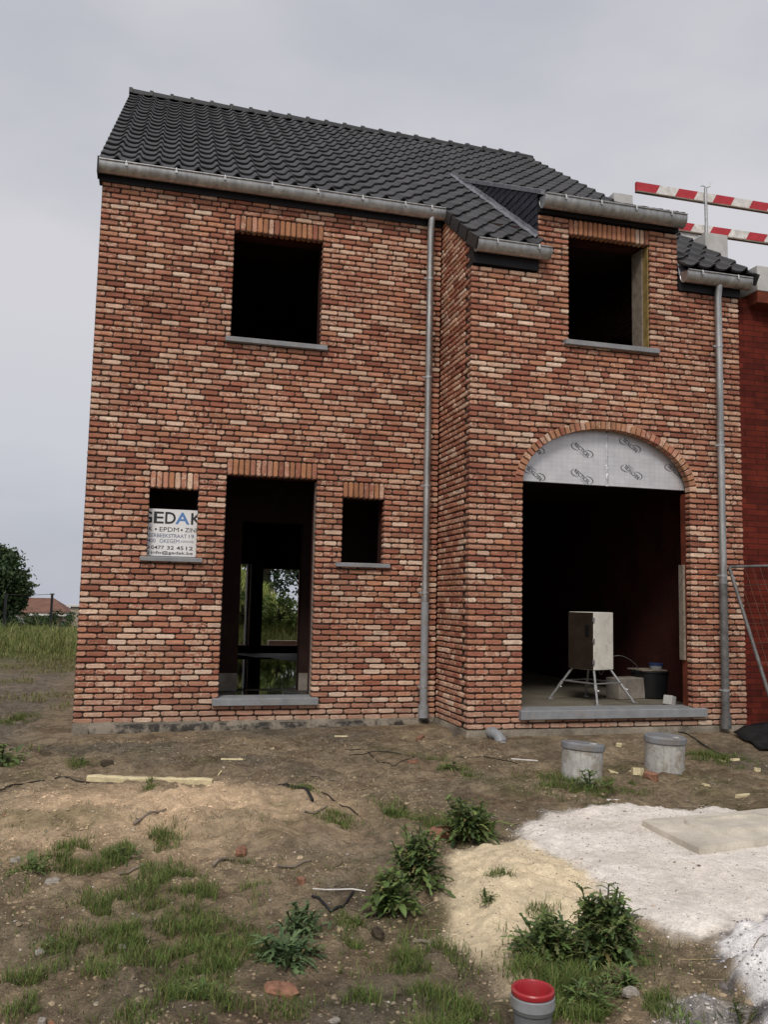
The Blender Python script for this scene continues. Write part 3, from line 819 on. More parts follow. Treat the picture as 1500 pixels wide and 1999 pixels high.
# ridge tiles
x = XL + .04; i = 0
while x < XRR - .30:
    mb = MB(); L = .345; V = []; F = []; seg = 9
    st = [(0, .098), (.0, .118), (.055, .118), (.06, .100), (L, .088)]
    for u, r in st:
        for j in range(seg):
            t = PI * (-.08 + 1.16 * j / (seg - 1)); V.append((x + u, RY + r * math.cos(t) * 1.1, ZR + .012 + r * math.sin(t) * .95))
    for a in range(len(st) - 1):
        for j in range(seg - 1): F.append((a * seg + j, a * seg + j + 1, a * seg + seg + j + 1, a * seg + seg + j))
    F.append(tuple(range(seg)))
    c = .024 * rng.uniform(.85, 1.15); mb.add(V, F, 0, (c, c, c, 1)); mb.build('ridge_tile', M['tile'], roof, 40); x += .335; i += 1
# verge cover tiles
def verge(x, s0, s1, sgn):
    mb = MB()
    r = math.floor(s0 / GA + .5)
    while r * GA < s1 - .05:
        lo, hi = r * GA, min((r + 1) * GA + .03, s1); w = .022
        xa, xb = (x - w, x) if sgn < 0 else (x, x + w)
        P = []
        for s, up in ((lo, .038), (hi, .014)):
            P += [on_roof(xa, s, up - .135), on_roof(xb, s, up - .135), on_roof(xb, s, up), on_roof(xa, s, up)]
        c = .026 * rng.uniform(.8, 1.2)
        mb.add(P, [(0, 1, 2, 3), (7, 6, 5, 4), (0, 4, 5, 1), (1, 5, 6, 2), (2, 6, 7, 3), (3, 7, 4, 0)], 0, (c, c * .95, c * .92, 1)); r += 1
    mb.build('verge', M['tile'], roof)
verge(XL, 0, STOP, -1); verge(XRR, SB, STOP, 1); verge(3.955, SB, -.02, -1)

# dormer cheek in slate and its lead flashing
mb = MB()
tp = .532; ytop = lambda y: 5.885 + (y - (YD - .13)) * tp - .02
xk = 4.736
mb.add([(xk, YD + .0, EZ(YD) + .02), (xk, 1.87, EZ(1.87)), (xk, 1.87, ytop(1.87)), (xk, YD + .0, ytop(YD))], [(0, 1, 2, 3)], 0, (.006, .006, .009, 1))
W, H = .105, .10; r = 0; z = EZ(YD) - .05
while z < 7.5:
    y = YD + .0 - (W / 2 if r % 2 else 0)
    while y < 1.9:
        a0, a1 = max(y + .003, YD), min(y + W - .003, 1.85)
        if a1 - a0 > .02:
            tq = lambda yy: (max(z, EZ(yy) + .01), min(z + H * 1.25, ytop(yy)))
            (l0, h0), (l1, h1) = tq(a0), tq(a1)
            l0b, l1b = max(l0, min(h0, l0 + 0)), l1
            if h0 - l0 > .0 or h1 - l1 > .0:
                h0 = max(h0, l0); h1 = max(h1, l1); o = .012 + rng.uniform(-.003, .004); g = rng.uniform(.7, 1.5)
                mb.add([(xk - o, a0, l0), (xk - o, a1, l1), (xk - .003, a1, h1), (xk - .003, a0, h0), (xk, a0, l0), (xk, a1, l1)], [(0, 1, 2, 3), (0, 4, 5, 1), (0, 3, 4), (1, 5, 2)], 0, (.012 * g, .013 * g, .021 * g, 1))
        y += W
    z += H; r += 1
cheek = mb.build('dormer_cheek', M['slate'], house)
mb = MB()
V = []; F = []
for i, y in enumerate(np.linspace(YD - .05, 1.86, 60)):
    k = rng.uniform(-.006, .006); e = EZ(y)
    V += [(xk - .018, y, e + .150 + k), (xk - .024, y, e + .105), (xk - .042 + k, y, e + .098 + k), (xk - .056 + k, y, e + .075 + k)]
    if i: F += [(4 * i - 4 + j, 4 * i + j, 4 * i + 1 + j, 4 * i - 3 + j) for j in range(3)]
mb.add(V, F); mb.build('flashing', M['lead'], cheek, 60)
mb = MB()
V = []
for y in (YD - .14, 1.88): 
    zt = ytop(y) + .02
    V += [(xk - .030, y, zt - .03), (xk - .030, y, zt + .022), (xk + .02, y, zt + .026), (xk + .02, y, zt - .03)]
mb.add(V, [(0, 1, 5, 4), (1, 2, 6, 5), (2, 3, 7, 6), (3, 0, 4, 7), (0, 3, 2, 1), (4, 5, 6, 7)])
mb.build('edge_trim', M['lead'], cheek)

# gutters, fascias
def gutter(x0, x1, yc, zt, r, xb, capL=True, capR=True):
    mb = MB(); seg = 14; V = []; F = []
    prof = [(yc + r, zt + .02)] + [(yc + r * math.cos(t), zt - .012 + r * 1.35 * math.sin(t)) for t in np.linspace(0, -PI, seg)] + [(yc - r, zt - .004)]
    # rolled front bead
    bc = (yc - r - .004, zt + .003)
    prof += [(bc[0] + .010 * math.cos(t), bc[1] + .010 * math.sin(t)) for t in np.linspace(-PI / 3, 1.5 * PI, 9)]
    n = len(prof); xs = np.linspace(x0, x1, max(2, int((x1 - x0) / .25)))
    for x in xs: V += [(x, p, q) for p, q in prof]
    for i in range(len(xs) - 1): F += [(i * n + j, i * n + j + 1, i * n + n + j + 1, i * n + n + j) for j in range(n - 1)]
    mb.add(V, F)
    for x, on in ((x0, capL), (x1, capR)):
        if on: mb.add([(x, p, q) for p, q in prof[:seg + 2]], [tuple(range(seg + 2))])
    for x in (x0, x1):                                   # raised rims at the ends
        mb.tube([(x, yc + r * 1.02 * math.cos(t), zt - .012 + r * 1.37 * math.sin(t)) for t in np.linspace(0, -PI, 14)], .005, 6)
    g = mb.build('gutter', M['zinc'], house, 45)
    for x in xb:
        m2 = MB()
        m2.tube([(x, yc - r - .003 + .0, zt - .035), (x, yc - r - .014, zt - .012), (x, yc - r - .010, zt + .014), (x, yc + r, zt + .022)], .0055, 6)
        m2.box((x - .012, yc - r - .016, zt - .04), (x + .012, yc - r - .006, zt - .008))
        m2.build('bracket', M['galv'], g)
        m3 = MB(); m3.tube([(x + .008, yc + r * 1.015 * math.cos(t), zt - .012 + r * 1.365 * math.sin(t)) for t in np.linspace(-.05, -PI, 12)], .003, 5); m3.build('seam', M['zinc'], g)
    return g
gutter(-.035, 3.925, -.115, 6.00, .078, [.25, .78, 1.31, 1.84, 2.37, 2.90, 3.42, 3.75])
gutter(3.955, 4.815, YD - .115, 5.225, .078, [4.17, 4.66])
gutter(4.74, 6.525, YD - .115, 5.838, .085, [4.98, 5.42, 5.86, 6.32])
gutter(6.53, 7.40, YD - .115, 5.185, .078, [6.72, 7.20])
def board(lo, hi, name='fascia', m='fascia'):
    mb = MB(); mb.box(lo, hi); return mb.build(name, M[m], house)
board((-.035, -.030, 5.835), (3.93, .10, 6.00))
board((3.957, YD - .028, 5.015), (4.733, YD + .10, 5.22))
board((4.737, YD - .028, 5.700), (6.525, YD + .10, 5.83))
board((6.528, YD - .028, 5.000), (7.352, YD + .10, 5.18))
board((-.052, -.20, 5.86), (-.037, .0, 6.03), 'gutter_end_board')
# white sealing strip at the left end of the right low gutter
mb = MB(); mb.add([(6.532, YD - .01, 5.19), (6.60, YD - .09, 5.18), (6.60, YD - .03, 5.28), (6.532, YD + .02, 5.36)], [(0, 1, 2, 3)]); mb.build('flashing', M['lead'], house)

# downpipes
def downpipe(x, y, ztop, zbot, ygut, clamps, r=.041, base=.0, low=1.35):
    mb = MB()
    mb.tube([(x, ygut, ztop + .12), (x, ygut, ztop + .02), (x, (ygut + y) / 2, ztop - .05), (x, y, ztop - .14), (x, y, low)], r, 16)
    mb.lathe([(r + .002, low - .03), (r + .006, low - .03), (r + .006, low + .03), (r + .002, low + .03)], (x, y, 0), 16, caps=False)
    mb.lathe([(r + .001, 3.3), (r + .004, 3.3), (r + .004, 3.33), (r + .001, 3.33)], (x, y, 0), 16, caps=False)
    p = mb.build('downpipe', M['zinc'], house, 50)
    m2 = MB(); m2.tube([(x, y, low - .001), (x, y, zbot)], r + .004, 16); m2.lathe([(r + .004, zbot + .12), (r + .02, zbot + .12), (r + .02, zbot - .02), (r + .004, zbot - .02)], (x, y, 0), 18, caps=False)
    m2.build('standpipe', M['steel_dark'] if base else M['plastic_grey'], p, 50)
    for z in clamps:
        m3 = MB(); m3.lathe([(r + .001, -.012), (r + .006, -.012), (r + .006, .012), (r + .001, .012)], (x, y, z), 16, caps=False)
        m3.box((x - .075, y - .006, z - .010), (x - r, y + .010, z + .010)); m3.box((x - .006, y + r, z - .008), (x + .006, y + .10, z + .008))
        m3.tube([(x - .07, y - .012, z), (x - .07, y + .016, z)], .009, 8); m3.build('clamp', M['galv'], p)
    return p
downpipe(3.775, -.085, 5.86, .03, -.115, [5.15, 3.95, 2.66, 1.42, .27 + .09])
downpipe(7.00, YD - .085, 5.08, .0, YD - .115, [4.35, 3.18, 1.68, .40], base=1, low=1.62)

# ------------------------------------------------------------------ water on the floor inside
mb = MB()
P = []
for a in np.linspace(0, 2 * PI, 60, endpoint=False):
    rr = 1 + .35 * fbm(np.array([math.cos(a) * 1.3]), np.array([math.sin(a) * 1.3]), 3, 1.3)[0]
    P.append((2.5 + 1.3 * rr * math.cos(a), 4.9 + 3.6 * rr * math.sin(a), .154))
P = [(min(max(p[0], .35), 4.05), min(max(p[1], 1.8), 9.3), p[2]) for p in P]
mb.add(P, [tuple(range(60))]); w = mb.build('water', M['water'], None); w['kind'] = 'structure'
mb = MB(); mb.add([(1.45, .40, .154), (2.55, .38, .154), (2.60, .8, .154), (2.4, 1.5, .154), (1.9, 1.55, .154), (1.4, 1.1, .154)], [(0, 1, 2, 3, 4, 5)]); w = mb.build('puddle', M['water'], None); w['kind'] = 'structure'

# ------------------------------------------------------------------ printed board in the small window
sg = thing('sign_board', 'white printed roofing firm board standing in the small left window', 'sign', (.91, .125, 1.75))
mb = MB(); mb.box((.53, .118, 1.752), (1.31, .128, 2.268), bev=.002); mb.build('board', M['white_board'], sg)
yb2 = .1165
INKS = [M['ink'], M['ink_blue'], M['ink_steel']]
def word(nm, txt, x0, x1, z0, z1, bold=.004, ink=0):
    mb = MB(); put_text(mb, txt, x0, x1, z0, z1, yb2, bold, ink); return mb.build(nm, INKS, sg)
for ch, a, b, k in (('G', .570, .700, 0), ('E', .716, .822, 0), ('D', .836, .950, 0), ('A', .946, 1.098, 1), ('K', 1.114, 1.232, 0)): word('letter', ch, a, b, 2.108, 2.238, .018, k)
word('word', 'DAK', .575, .708, 2.026, 2.070); word('word', 'EPDM', .782, .988, 2.022, 2.070, 0); word('word', 'ZINK', 1.054, 1.212, 2.024, 2.070)
for cx in (.743, 1.018): mb = MB(); mb.lathe([(.0, 0), (.011, 0)], (cx, yb2, 2.045), 14, rot(PI / 2), caps=False); mb.build('dot', INKS, sg)
word('word', 'NEERBEEKSTRAAT', .628, 1.075, 1.957, 1.998, .004, 2); word('word', '19', 1.096, 1.152, 1.957, 1.998, .004, 2); word('word', '9400', .636, .745, 1.898, 1.940, .006, 2); word('word', 'OKEGEM', .787, .997, 1.898, 1.940, 0, 2); word('word', '(NINOVE)', 1.012, 1.152, 1.900, 1.930, 0, 2)
for tx, a, b, cz in (('0477 32 45 12', 1.826, 1.866, 1.847), ('info@gedak.be', 1.766, 1.810, 1.790)):
    if cz < 1.8: word('word', tx, .702, 1.147, a, b, .012)
    else:
        for q, xa, xb in (('0477', .702, .838), ('32', .868, .943), ('45', .970, 1.045), ('12', 1.072, 1.147)): word('word', q, xa, xb, a, b, .012)
    mb = MB(); mb.lathe([(.013, 0), (.021, 0)], (.664, yb2, cz), 20, rot(PI / 2), caps=False)
    if cz > 1.8: mb.tube([(.652, yb2, cz + .007), (.661, yb2, cz - .003), (.676, yb2, cz - .007)], .003, 6)
    mb.build('icon', INKS, sg)

# ------------------------------------------------------------------ electrical cabinet in the garage
cb = thing('electrical_cabinet', 'cream electrical cabinet on splayed tubular legs in the garage opening', 'cabinet', (5.85, -.25, .17))
Rz = rot(0, 0, math.radians(-71), (5.925, -.02, 0))
mb = MB(); mb.box((-.20, -.17, .55), (.20, .17, 1.235), Rz, bev=.006); mb.build('body', M['cream_metal'], cb, 40)
mb = MB(); mb.box((-.195, -.190, .556), (.195, -.173, 1.229), Rz, bev=.003); mb.build('door', M['brown_board'], cb)
mb = MB(); mb.box((.09, -.198, .95), (.14, -.191, 1.08), Rz); mb.build('handle', M['black'], cb.children[-1])
for k in range(3): mb = MB(); mb.box((.196, -.190, .62 + .25 * k), (.214, -.168, .67 + .25 * k), Rz); mb.build('hinge', M['galv'], cb)
ctr = np.array([5.925, -.02])
for sx, sy in ((-.17, -.14), (.17, -.14), (.17, .14), (-.17, .14)):
    top = np.array(Rz @ Vector((sx, sy, .56))); foot = np.array([*(ctr + (top[:2] - ctr) * 2.25), .175])
    mb = MB(); mb.tube([top, foot], .014, 8); md = top + (foot - top) * .62; mb.tube([top + (foot - top) * .45, md], .020, 8); mb.tube([md + [0, 0, .01], md + [.03, -.02, .0]], .008, 6)
    mb.box(foot - [.03, .03, .006], foot + [.03, .03, .006]); mb.build('leg', M['galv'], cb, 40)
mb = MB()
c1 = [np.array(Rz @ Vector((sx, sy, .40))) for sx, sy in ((-.27, -.22), (.27, -.22), (.27, .22), (-.27, .22))]
for i in range(4): mb.tube([c1[i], c1[(i + 1) % 4]], .010, 6)
mb.build('leg_brace', M['galv'], cb)

def cable(P, r, label, name='cable', m='cable', sub=8, sag=None, group=None):
    P = np.array(P, float); n = len(P); t = np.arange(n); u = np.linspace(0, n - 1, (n - 1) * sub + 1)
    Q = []
    for k in u:
        i = min(int(k), n - 2); f = k - i
        p0, p1, p2, p3 = P[max(i - 1, 0)], P[i], P[i + 1], P[min(i + 2, n - 1)]
        Q.append(.5 * (2 * p1 + (p2 - p0) * f + (2 * p0 - 5 * p1 + 4 * p2 - p3) * f * f + (3 * p1 - p0 - 3 * p2 + p3) * f ** 3))
    mb = MB(); mb.tube(Q, r, 6)
    return single(name, mb, M[m], label, 'cable', group, 60)
cable([(6.03, .02, .62), (6.07, .0, .48), (6.2, .05, .66), (6.4, .1, .70), (6.65, .2, .60), (6.8, .28, .45), (6.9, .28, .40)], .006, 'thin grey cable looping from the cabinet to the black tub', m='steel_dark')
mb = MB(); mb.lathe([(.17, .165), (.20, .18), (.235, .48), (.25, .49), (.25, .51), (.23, .51), (.20, .22), (0, .20)], (6.93, .28, 0), 28)
single('plastic_tub', mb, M['black'], 'black plastic tub on the garage floor carrying a dark blue lid', 'tub', smooth=40)
bk = thing('paint_bucket', 'grey bucket with a dark blue lid standing on the black tub', 'bucket', (7.0, .28, .51))
mb = MB(); mb.box((6.7, .10, .512), (7.05, .46, .525)); mb.build('board', M['grey_wood'], bk)
mb = MB(); mb.lathe([(.075, .526), (.088, .585), (.088, .59), (.0, .59)], (6.98, .24, 0), 20); mb.build('body', M['plastic_grey'], bk, 40)
mb = MB(); mb.lathe([(.091, .575), (.093, .598), (.08, .603), (0, .603)], (6.98, .24, 0), 20); mb.build('lid', M['blue'], bk, 40)
mb = MB(); mb.box((-.22, -.12, 0), (.22, .12, .26), rot(0, 0, .25, (6.53, .22, .166)), bev=.008); single('building_block', mb, M['plaster'], 'grey building block behind the cabinet legs', 'block')
mb = MB(); mb.box((-.04, -.06, 0), (.05, .06, .11), rot(0, .25, .4, (6.66, -.52, .17)), bev=.006); single('building_block', mb, M['aac'], 'small pale block fragment inside the right end of the garage sill', 'block')

# ------------------------------------------------------------------ ground furniture
def chamber(name, label, x, y, tilt, rz, hgt):
    z = gz(x, y) - .02
    t = thing(name, label, 'pipe shaft', (x, y, z), 'plastic inspection shafts in front of the garage')
    Mx = rot(tilt[0], tilt[1], rz)
    mb = MB(); mb.lathe([(.172, -.12), (.172, hgt), (.160, hgt), (.160, hgt - .03)], (x, y, z), 44, Mx, caps=False)
    for k in range(3): a = 4.0 + k * .35; mb.box((.171 * math.cos(a) - .003, .171 * math.sin(a) - .003, .0), (.171 * math.cos(a) + .004, .171 * math.sin(a) + .004, hgt - .01), Matrix.Translation((x, y, z)) @ Mx)
    mb.build('shaft', M['plastic_pale'], t, 40)
    mb = MB(); mb.lathe([(.180, hgt - .035), (.184, hgt - .03), (.184, hgt + .012), (.176, hgt + .02), (.150, hgt + .016), (.145, hgt + .022), (0, hgt + .026)], (x, y, z), 44, Mx, caps=False); lid = mb.build('lid', M['lid'], t, 35)
    mb = MB(); mb.box((-.025, -.16, hgt + .018), (.025, -.125, hgt + .034), Matrix.Translation((x, y, z)) @ Mx, bev=.004); mb.build('lid_handle', M['plastic_pale'], lid)
    mb = MB(); mb.lathe([(.185, -.02), (.19, -.01), (.185, .01), (.174, .012)], (x, y, z), 44, Mx, caps=False); mb.build('collar', M['plastic_grey'], t, 40)
chamber('inspection_shaft', 'grey plastic shaft with a tilted lid and a weed at its foot', 4.30, -2.83, (math.radians(-1), math.radians(5), 0), .15, .285)
chamber('inspection_shaft', 'grey plastic shaft with a level lid nearer the right downpipe', 5.21, -2.66, (math.radians(2), math.radians(1), 0), .1, .285)

rp = thing('drain_pipe', 'upright grey drain pipe closed by a red cap in the foreground', 'pipe', (2.0, -6.83, gz(2.0, -6.83) - .05))
x0, y0, z0 = 2.0, -6.83, -.142
mb = MB(); mb.lathe([(.064, -.1), (.064, .085), (.070, .09), (.072, .10), (.072, .135), (.070, .14), (.062, .14)], (x0, y0, z0), 36, caps=False); mb.build('pipe', M['plastic_dark'], rp, 30)
mb = MB(); mb.lathe([(.0725, .100), (.075, .104), (.075, .136), (.0725, .139)], (x0, y0, z0), 36, caps=False); mb.build('collar', M['plastic_grey'], rp, 30)
mb = MB(); mb.lathe([(.071, .141), (.073, .145), (.073, .156), (.070, .160), (.064, .160), (.061, .155), (.060, .085), (.057, .074), (.02, .070), (0, .072)], (x0, y0, z0), 40, caps=False); mb.build('cap', M['plastic_red'], rp, 35)

mb = MB(); zz = gz(4.2, -1.18) + .02
a = [(4.20, -1.02, zz + .03), (4.205, -1.12, zz + .035), (4.225, -1.20, zz + .02), (4.235, -1.235, zz - .02), (4.24, -1.25, zz - .09)]
mb.tube(a, [.052, .052, .054, .056, .056], 18); mb.tube([(4.203, -1.085, zz + .034), (4.207, -1.125, zz + .036)], .060, 18); mb.tube([(4.232, -1.225, zz - .005), (4.237, -1.245, zz - .04)], .061, 18)
single('pipe_elbow', mb, M['plastic_grey'], 'grey plastic drain elbow coming out of the plinth below the bay corner', 'pipe', smooth=40)

mb = MB(); zs = -.106
sp = np.array([(3.81, -4.57), (3.79, -5.20), (4.95, -5.05), (4.88, -4.44)]); ctr = sp.mean(0)
rings = [(1.0, -.05), (1.0, .054), (.992, .060), (.80, .066), (.78, .086), (.60, .090), (.58, .076)]
V = []; 
for s, z in rings:
    for i in range(4):
        for f in np.linspace(0, 1, 10, endpoint=False):
            p = sp[i] + (sp[(i + 1) % 4] - sp[i]) * f; q = ctr + (p - ctr) * (s - (0 if s < 1 else .0)); k = fbm(np.array([q[0] * 9]), np.array([q[1] * 9]), 2, 1)[0]
            if z > .062:                                    # rounded relief in the middle
                d = p - ctr; q = ctr + d / np.linalg.norm(d / [1, .6]) * .40 * s * np.array([1.0, .62]) * .5 + (p - ctr) * s * .45
            V.append((q[0] + k * .004, q[1] + k * .004, zs + z + k * .003))
F = [(r * 40 + i, r * 40 + (i + 1) % 40, r * 40 + 40 + (i + 1) % 40, r * 40 + 40 + i) for r in range(len(rings) - 1) for i in range(40)] + [tuple(range(6 * 40, 7 * 40))]
mb.add(V, F)
M['slab'] = simple('weathered_concrete_slab', (.54, .49, .41), .9, var=.22, scale=5, bump=.35, fine=110)
single('concrete_slab', mb, M['slab'], 'square cast concrete cover slab lying on the white gravel', 'slab', smooth=35)

# foam plank
mb = MB(); n = 36; V = []; F = []
pa, pb = np.array([.30, -2.40]), np.array([1.235, -2.70]); d = (pb - pa); dn = np.array([-d[1], d[0]]) / np.linalg.norm(d)
for i in range(n):
    f = i / (n - 1); p = pa + d * f + dn * .005 * fbm(np.array([f * 7]), np.array([1.0]), 3, 1)[0]
    w = .036 + .016 * fbm(np.array([f * 11]), np.array([4.]), 3, 1)[0]; hh = .045 + .014 * fbm(np.array([f * 11]), np.array([9.]), 3, 1)[0]; zb = max(gz(*(pa + d * q_)) for q_ in np.linspace(0, 1, 12)) - .014
    for a, z in ((-w, 0), (-w, hh * .8), (-w * .6, hh), (w * .5, hh * 1.02), (w, hh * .7), (w, 0)): V.append((*(p + dn * a), zb + z))
    if i: F += [(6 * i - 6 + j, 6 * i + j, 6 * i + (j + 1) % 6, 6 * i - 6 + (j + 1) % 6) for j in range(6)]
F += [tuple(range(6)), tuple(range(6 * n - 1, 6 * n - 7, -1))]
mb.add(V, F); single('foam_strip', mb, M['pir'], 'long pale yellow strip of insulation foam lying on the sandy bank', 'foam strip', smooth=50)

def lump(name, x, y, r, m, label, cat, sq=(1, 1, .6), group=None, flat=False, rz=None):
    a = np.random.default_rng(int(abs(x * 1000 + y * 77)))
    if flat:
        n = 7; t = np.sort(a.uniform(0, 2 * PI, n)); P = [(r * sq[0] * math.cos(q) * a.uniform(.7, 1.1), r * sq[1] * math.sin(q) * a.uniform(.7, 1.1)) for q in t]
        mb = MB(); z = gz(x, y); Mx = np.array(rot(a.uniform(-.15, .25), a.uniform(-.15, .15), a.uniform(0, 3) if rz is None else rz))[:3, :3]
        h = r * sq[2]
        V = np.array([(p, q, -h) for p, q in P] + [(p * .95, q * .95, h) for p, q in P]) @ Mx.T + (x, y, z + h)
        mb.add(V, [tuple(range(n - 1, -1, -1)), tuple(range(n, 2 * n))] + [(i, (i + 1) % n, n + (i + 1) % n, n + i) for i in range(n)])
    else:
        mb = MB(); V = []; F = []; ns, nr = 9, 6
        for i in range(nr + 1):
            for j in range(ns):
                u, v = PI * i / nr, 2 * PI * j / ns; d = np.array([math.sin(u) * math.cos(v), math.sin(u) * math.sin(v), math.cos(u)])
                d = np.sign(d) * np.abs(d) ** .7
                V.append(d * r * a.uniform(.82, 1.15) * np.array(sq))
        for i in range(nr): F += [(i * ns + j, i * ns + (j + 1) % ns, (i + 1) * ns + (j + 1) % ns, (i + 1) * ns + j) for j in range(ns)]
        Mx = np.array(rot(0, 0, a.uniform(0, 6) if rz is None else rz))[:3, :3]
        mb.add(np.array(V) @ Mx.T + (x, y, gz(x, y) + r * sq[2] * .55), F)
    return single(name, mb, M[m], label, cat, group)
lump('brick_fragment', 1.49, -5.13, .035, 'clay', 'small orange brick chip on bare soil left of the dark rubber loop', 'brick piece', flat=True, sq=(1.2, .8, .4))
lump('brick_fragment', 4.80, -3.10, .058, 'clay', 'reddish brown broken brick lump beside the yellow foam scraps', 'brick piece', sq=(1.1, .9, .8))
lump('brick_fragment', 2.47, -4.52, .065, 'clay', 'orange brick piece half under the weed at the top of the sand heap', 'brick piece', sq=(1.3, .8, .6))
lump('brick_fragment', .42, -1.85, .05, 'bark', 'dark brown clod standing above the left end of the foam strip', 'clod', sq=(1.2, .8, .7))
lump('brick_fragment', 1.26, -4.53, .04, 'clay', 'brownish brick crumb lower down the sandy bank', 'brick piece', sq=(1.3, .8, .6))
lump('brick_fragment', 1.22, -6.30, .045, 'clay', 'orange clay lump beside the grey green feathery thistle', 'brick piece', sq=(1.6, .9, .5))
lump('brick_fragment', 1.73, -5.80, .03, 'bark', 'dark brown clod right of the feathery thistle', 'clod', sq=(1.2, .9, .8))
lump('brick_fragment', 3.50, -.85, .045, 'clay', 'flat clay shard near the foot of the left downpipe', 'brick piece', flat=True, sq=(1.6, .8, .3))
lump('brick_fragment', 3.05, -2.02, .05, 'clay', 'pinkish clay shard lying amid the black wires', 'brick piece', flat=True, sq=(1.4, .8, .25))
FO = [(4.70, -2.66, .085, 'triangular yellow foam scrap beside the tilted shaft', (1.1, .6, .07)), (4.84, -2.79, .09, 'yellow foam scrap nearest to the level shaft', (1.2, .6, .08)), (4.78, -2.93, .075, 'thick crumbled yellow foam lump touching the brick lump', (1.0, .7, .4)),
      (5.14, -3.34, .05, 'narrow yellow foam strip right of the broken brick lump', (1.5, .5, .14)), (5.17, -3.77, .055, 'rounded pale foam roll near the top edge of the gravel', (1.5, .45, .25)), (5.97, -2.44, .045, 'pale chip on the right below the downpipe, left one', (1, .8, .15)),
      (6.13, -2.39, .05, 'pale flat chip on the right below the downpipe, right one', (1.4, .6, .2)), (6.06, -2.82, .035, 'small round pale chip near the right edge', (1, .9, .5)), (5.42, -1.52, .04, 'pale crumb behind the two shafts', (1.2, .7, .4)),
      (1.45, -1.87, .06, 'thin pale sliver above the right end of the foam strip', (1.8, .5, .12)), (1.91, -1.09, .05, 'pale chip lying below the door sill', (2.0, .4, .12)), (2.71, -.70, .06, 'pale splinter lying close to the wall under the right small window', (2.2, .3, .12)), (1.33, -2.3, .045, 'whitish sliver standing at the end of the foam strip', (2, .4, .15))]
for x, y, r, lb, sq in FO: lump('foam_scrap', x, y, r, 'pir', lb, 'foam scrap', sq, 'pale scraps scattered in front of the house', True)
mb = MB(); mb.box((-.055, -.03, 0), (.055, .03, .01), rot(.1, 0, -.25, (4.14, -3.66, gz(4.14, -3.66) + .004)), bev=.002); single('plastic_tag', mb, M['white_board'], 'white plastic tag lying between the tilted shaft and the gravel', 'tag')
mb = MB(); mb.tube([(4.72, -1.78, gz(4.72, -1.78) + .015), (4.80, -1.80, gz(4.8, -1.8) + .02), (4.95, -1.78, gz(4.95, -1.78) + .012)], [.022, .015, .02], 8); single('plastic_tag', mb, M['white_board'], 'crumpled white plastic scrap behind the tilted shaft', 'plastic scrap')
for i, (x, y, r, lb) in enumerate([(.06, -4.51, .05, 'pale grey stone at the left edge among grass'), (.28, -4.84, .055, 'flat grey stone below the left clump of weeds'), (.64, -5.75, .03, 'white pebble inside the left grass patch'), (.31, -5.67, .04, 'bluish white pebble at the left of the grass patch'), (1.37, -6.58, .03, 'pale stone at the bottom below the feathery thistle'), (2.92, -5.95, .03, 'dark stone lying on the white gravel'), (.39, -6.36, .03, 'blue grey pebble at the bottom left'), (2.50, -6.62, .05, 'whitish rubble lump right of the foreground grass')]):
    M.setdefault('st', simple('field_stone', (.30, .27, .23), .9, var=.3, scale=20, bump=.4)); M.setdefault('std', simple('dark_stone', (.09, .085, .085), .9, var=.3, scale=20, bump=.4))
    lump('stone', x, y, r * .55, 'std' if 'dark' in lb else 'st', lb, 'stone', (1.2, .9, .6), 'stones lying on the soil')
gl = lambda L, h=.008: [(x, y, gz(x, y) + h) for x, y in L]
def dense(L, k=6):
    P = []
    for a, b in zip(L, L[1:]): P += [(a[0] + (b[0] - a[0]) * i / k, a[1] + (b[1] - a[1]) * i / k) for i in range(k)]
    return P + [L[-1]]
cable(gl(dense([(-.6, -2.75), (-.29, -2.62), (-.11, -2.39), (.07, -2.24), (.28, -2.38), (.49, -2.55)], 3), .006), .0055, 'black cable half buried left of the foam strip', sub=3)
cable(gl(dense([(1.70, -2.98), (1.80, -2.90), (1.90, -2.92), (1.95, -3.23), (2.01, -3.52), (2.12, -3.80)], 3), .006), .005, 'black cable curving down the right of the sandy bank', sub=3)
mb = MB(); mb.tube(gl(dense([(1.74, -3.00), (1.83, -3.68)], 5), .012), .011, 8); single('iron_rod', mb, M['black'], 'short straight black rod on the sandy bank', 'rod')
cable(gl(dense([(2.57, -1.42), (2.74, -1.44), (2.79, -1.83), (2.88, -2.04), (3.10, -1.93)], 3), .006), .004, 'thin black wire, the upper of two in front of the left wall', sub=3)
cable(gl(dense([(2.55, -1.66), (2.81, -1.56), (3.10, -1.77)], 4), .006), .004, 'thin black wire, the lower of two in front of the left wall', sub=3)
cable(gl(dense([(3.59, -1.68), (3.77, -1.76), (3.90, -2.07), (4.0, -2.2)], 3), .006), .004, 'thin dark wire in front of the bay corner', sub=3)
cable(gl(dense([(6.0, -1.0), (6.46, -1.06), (6.40, -1.72), (6.31, -2.05)], 3)), .007, 'dark wire bent below the right downpipe', sub=3)
mb = MB(); mb.tube(gl([(4.0, -2.05), (4.16, -2.28)], .02), .007, 6); single('white_rod', mb, M['white_paint'], 'thin white rod left of the tilted shaft', 'rod')
mb = MB(); mb.tube(gl(dense([(1.52, -5.34), (1.58, -5.50), (1.64, -5.48), (1.72, -5.36)], 3), .008), .0065, 8); single('rubber_loop', mb, M['black'], 'bent dark rubber strip left of the broad leaved weed', 'rubber strip', smooth=60)
mb = MB(); mb.tube(gl(dense([(1.54, -5.24), (1.78, -5.37)], 4), .016), .0035, 6); single('stick', mb, M['white_paint'], 'thin white stick pointing at the broad leaved weed', 'stick')
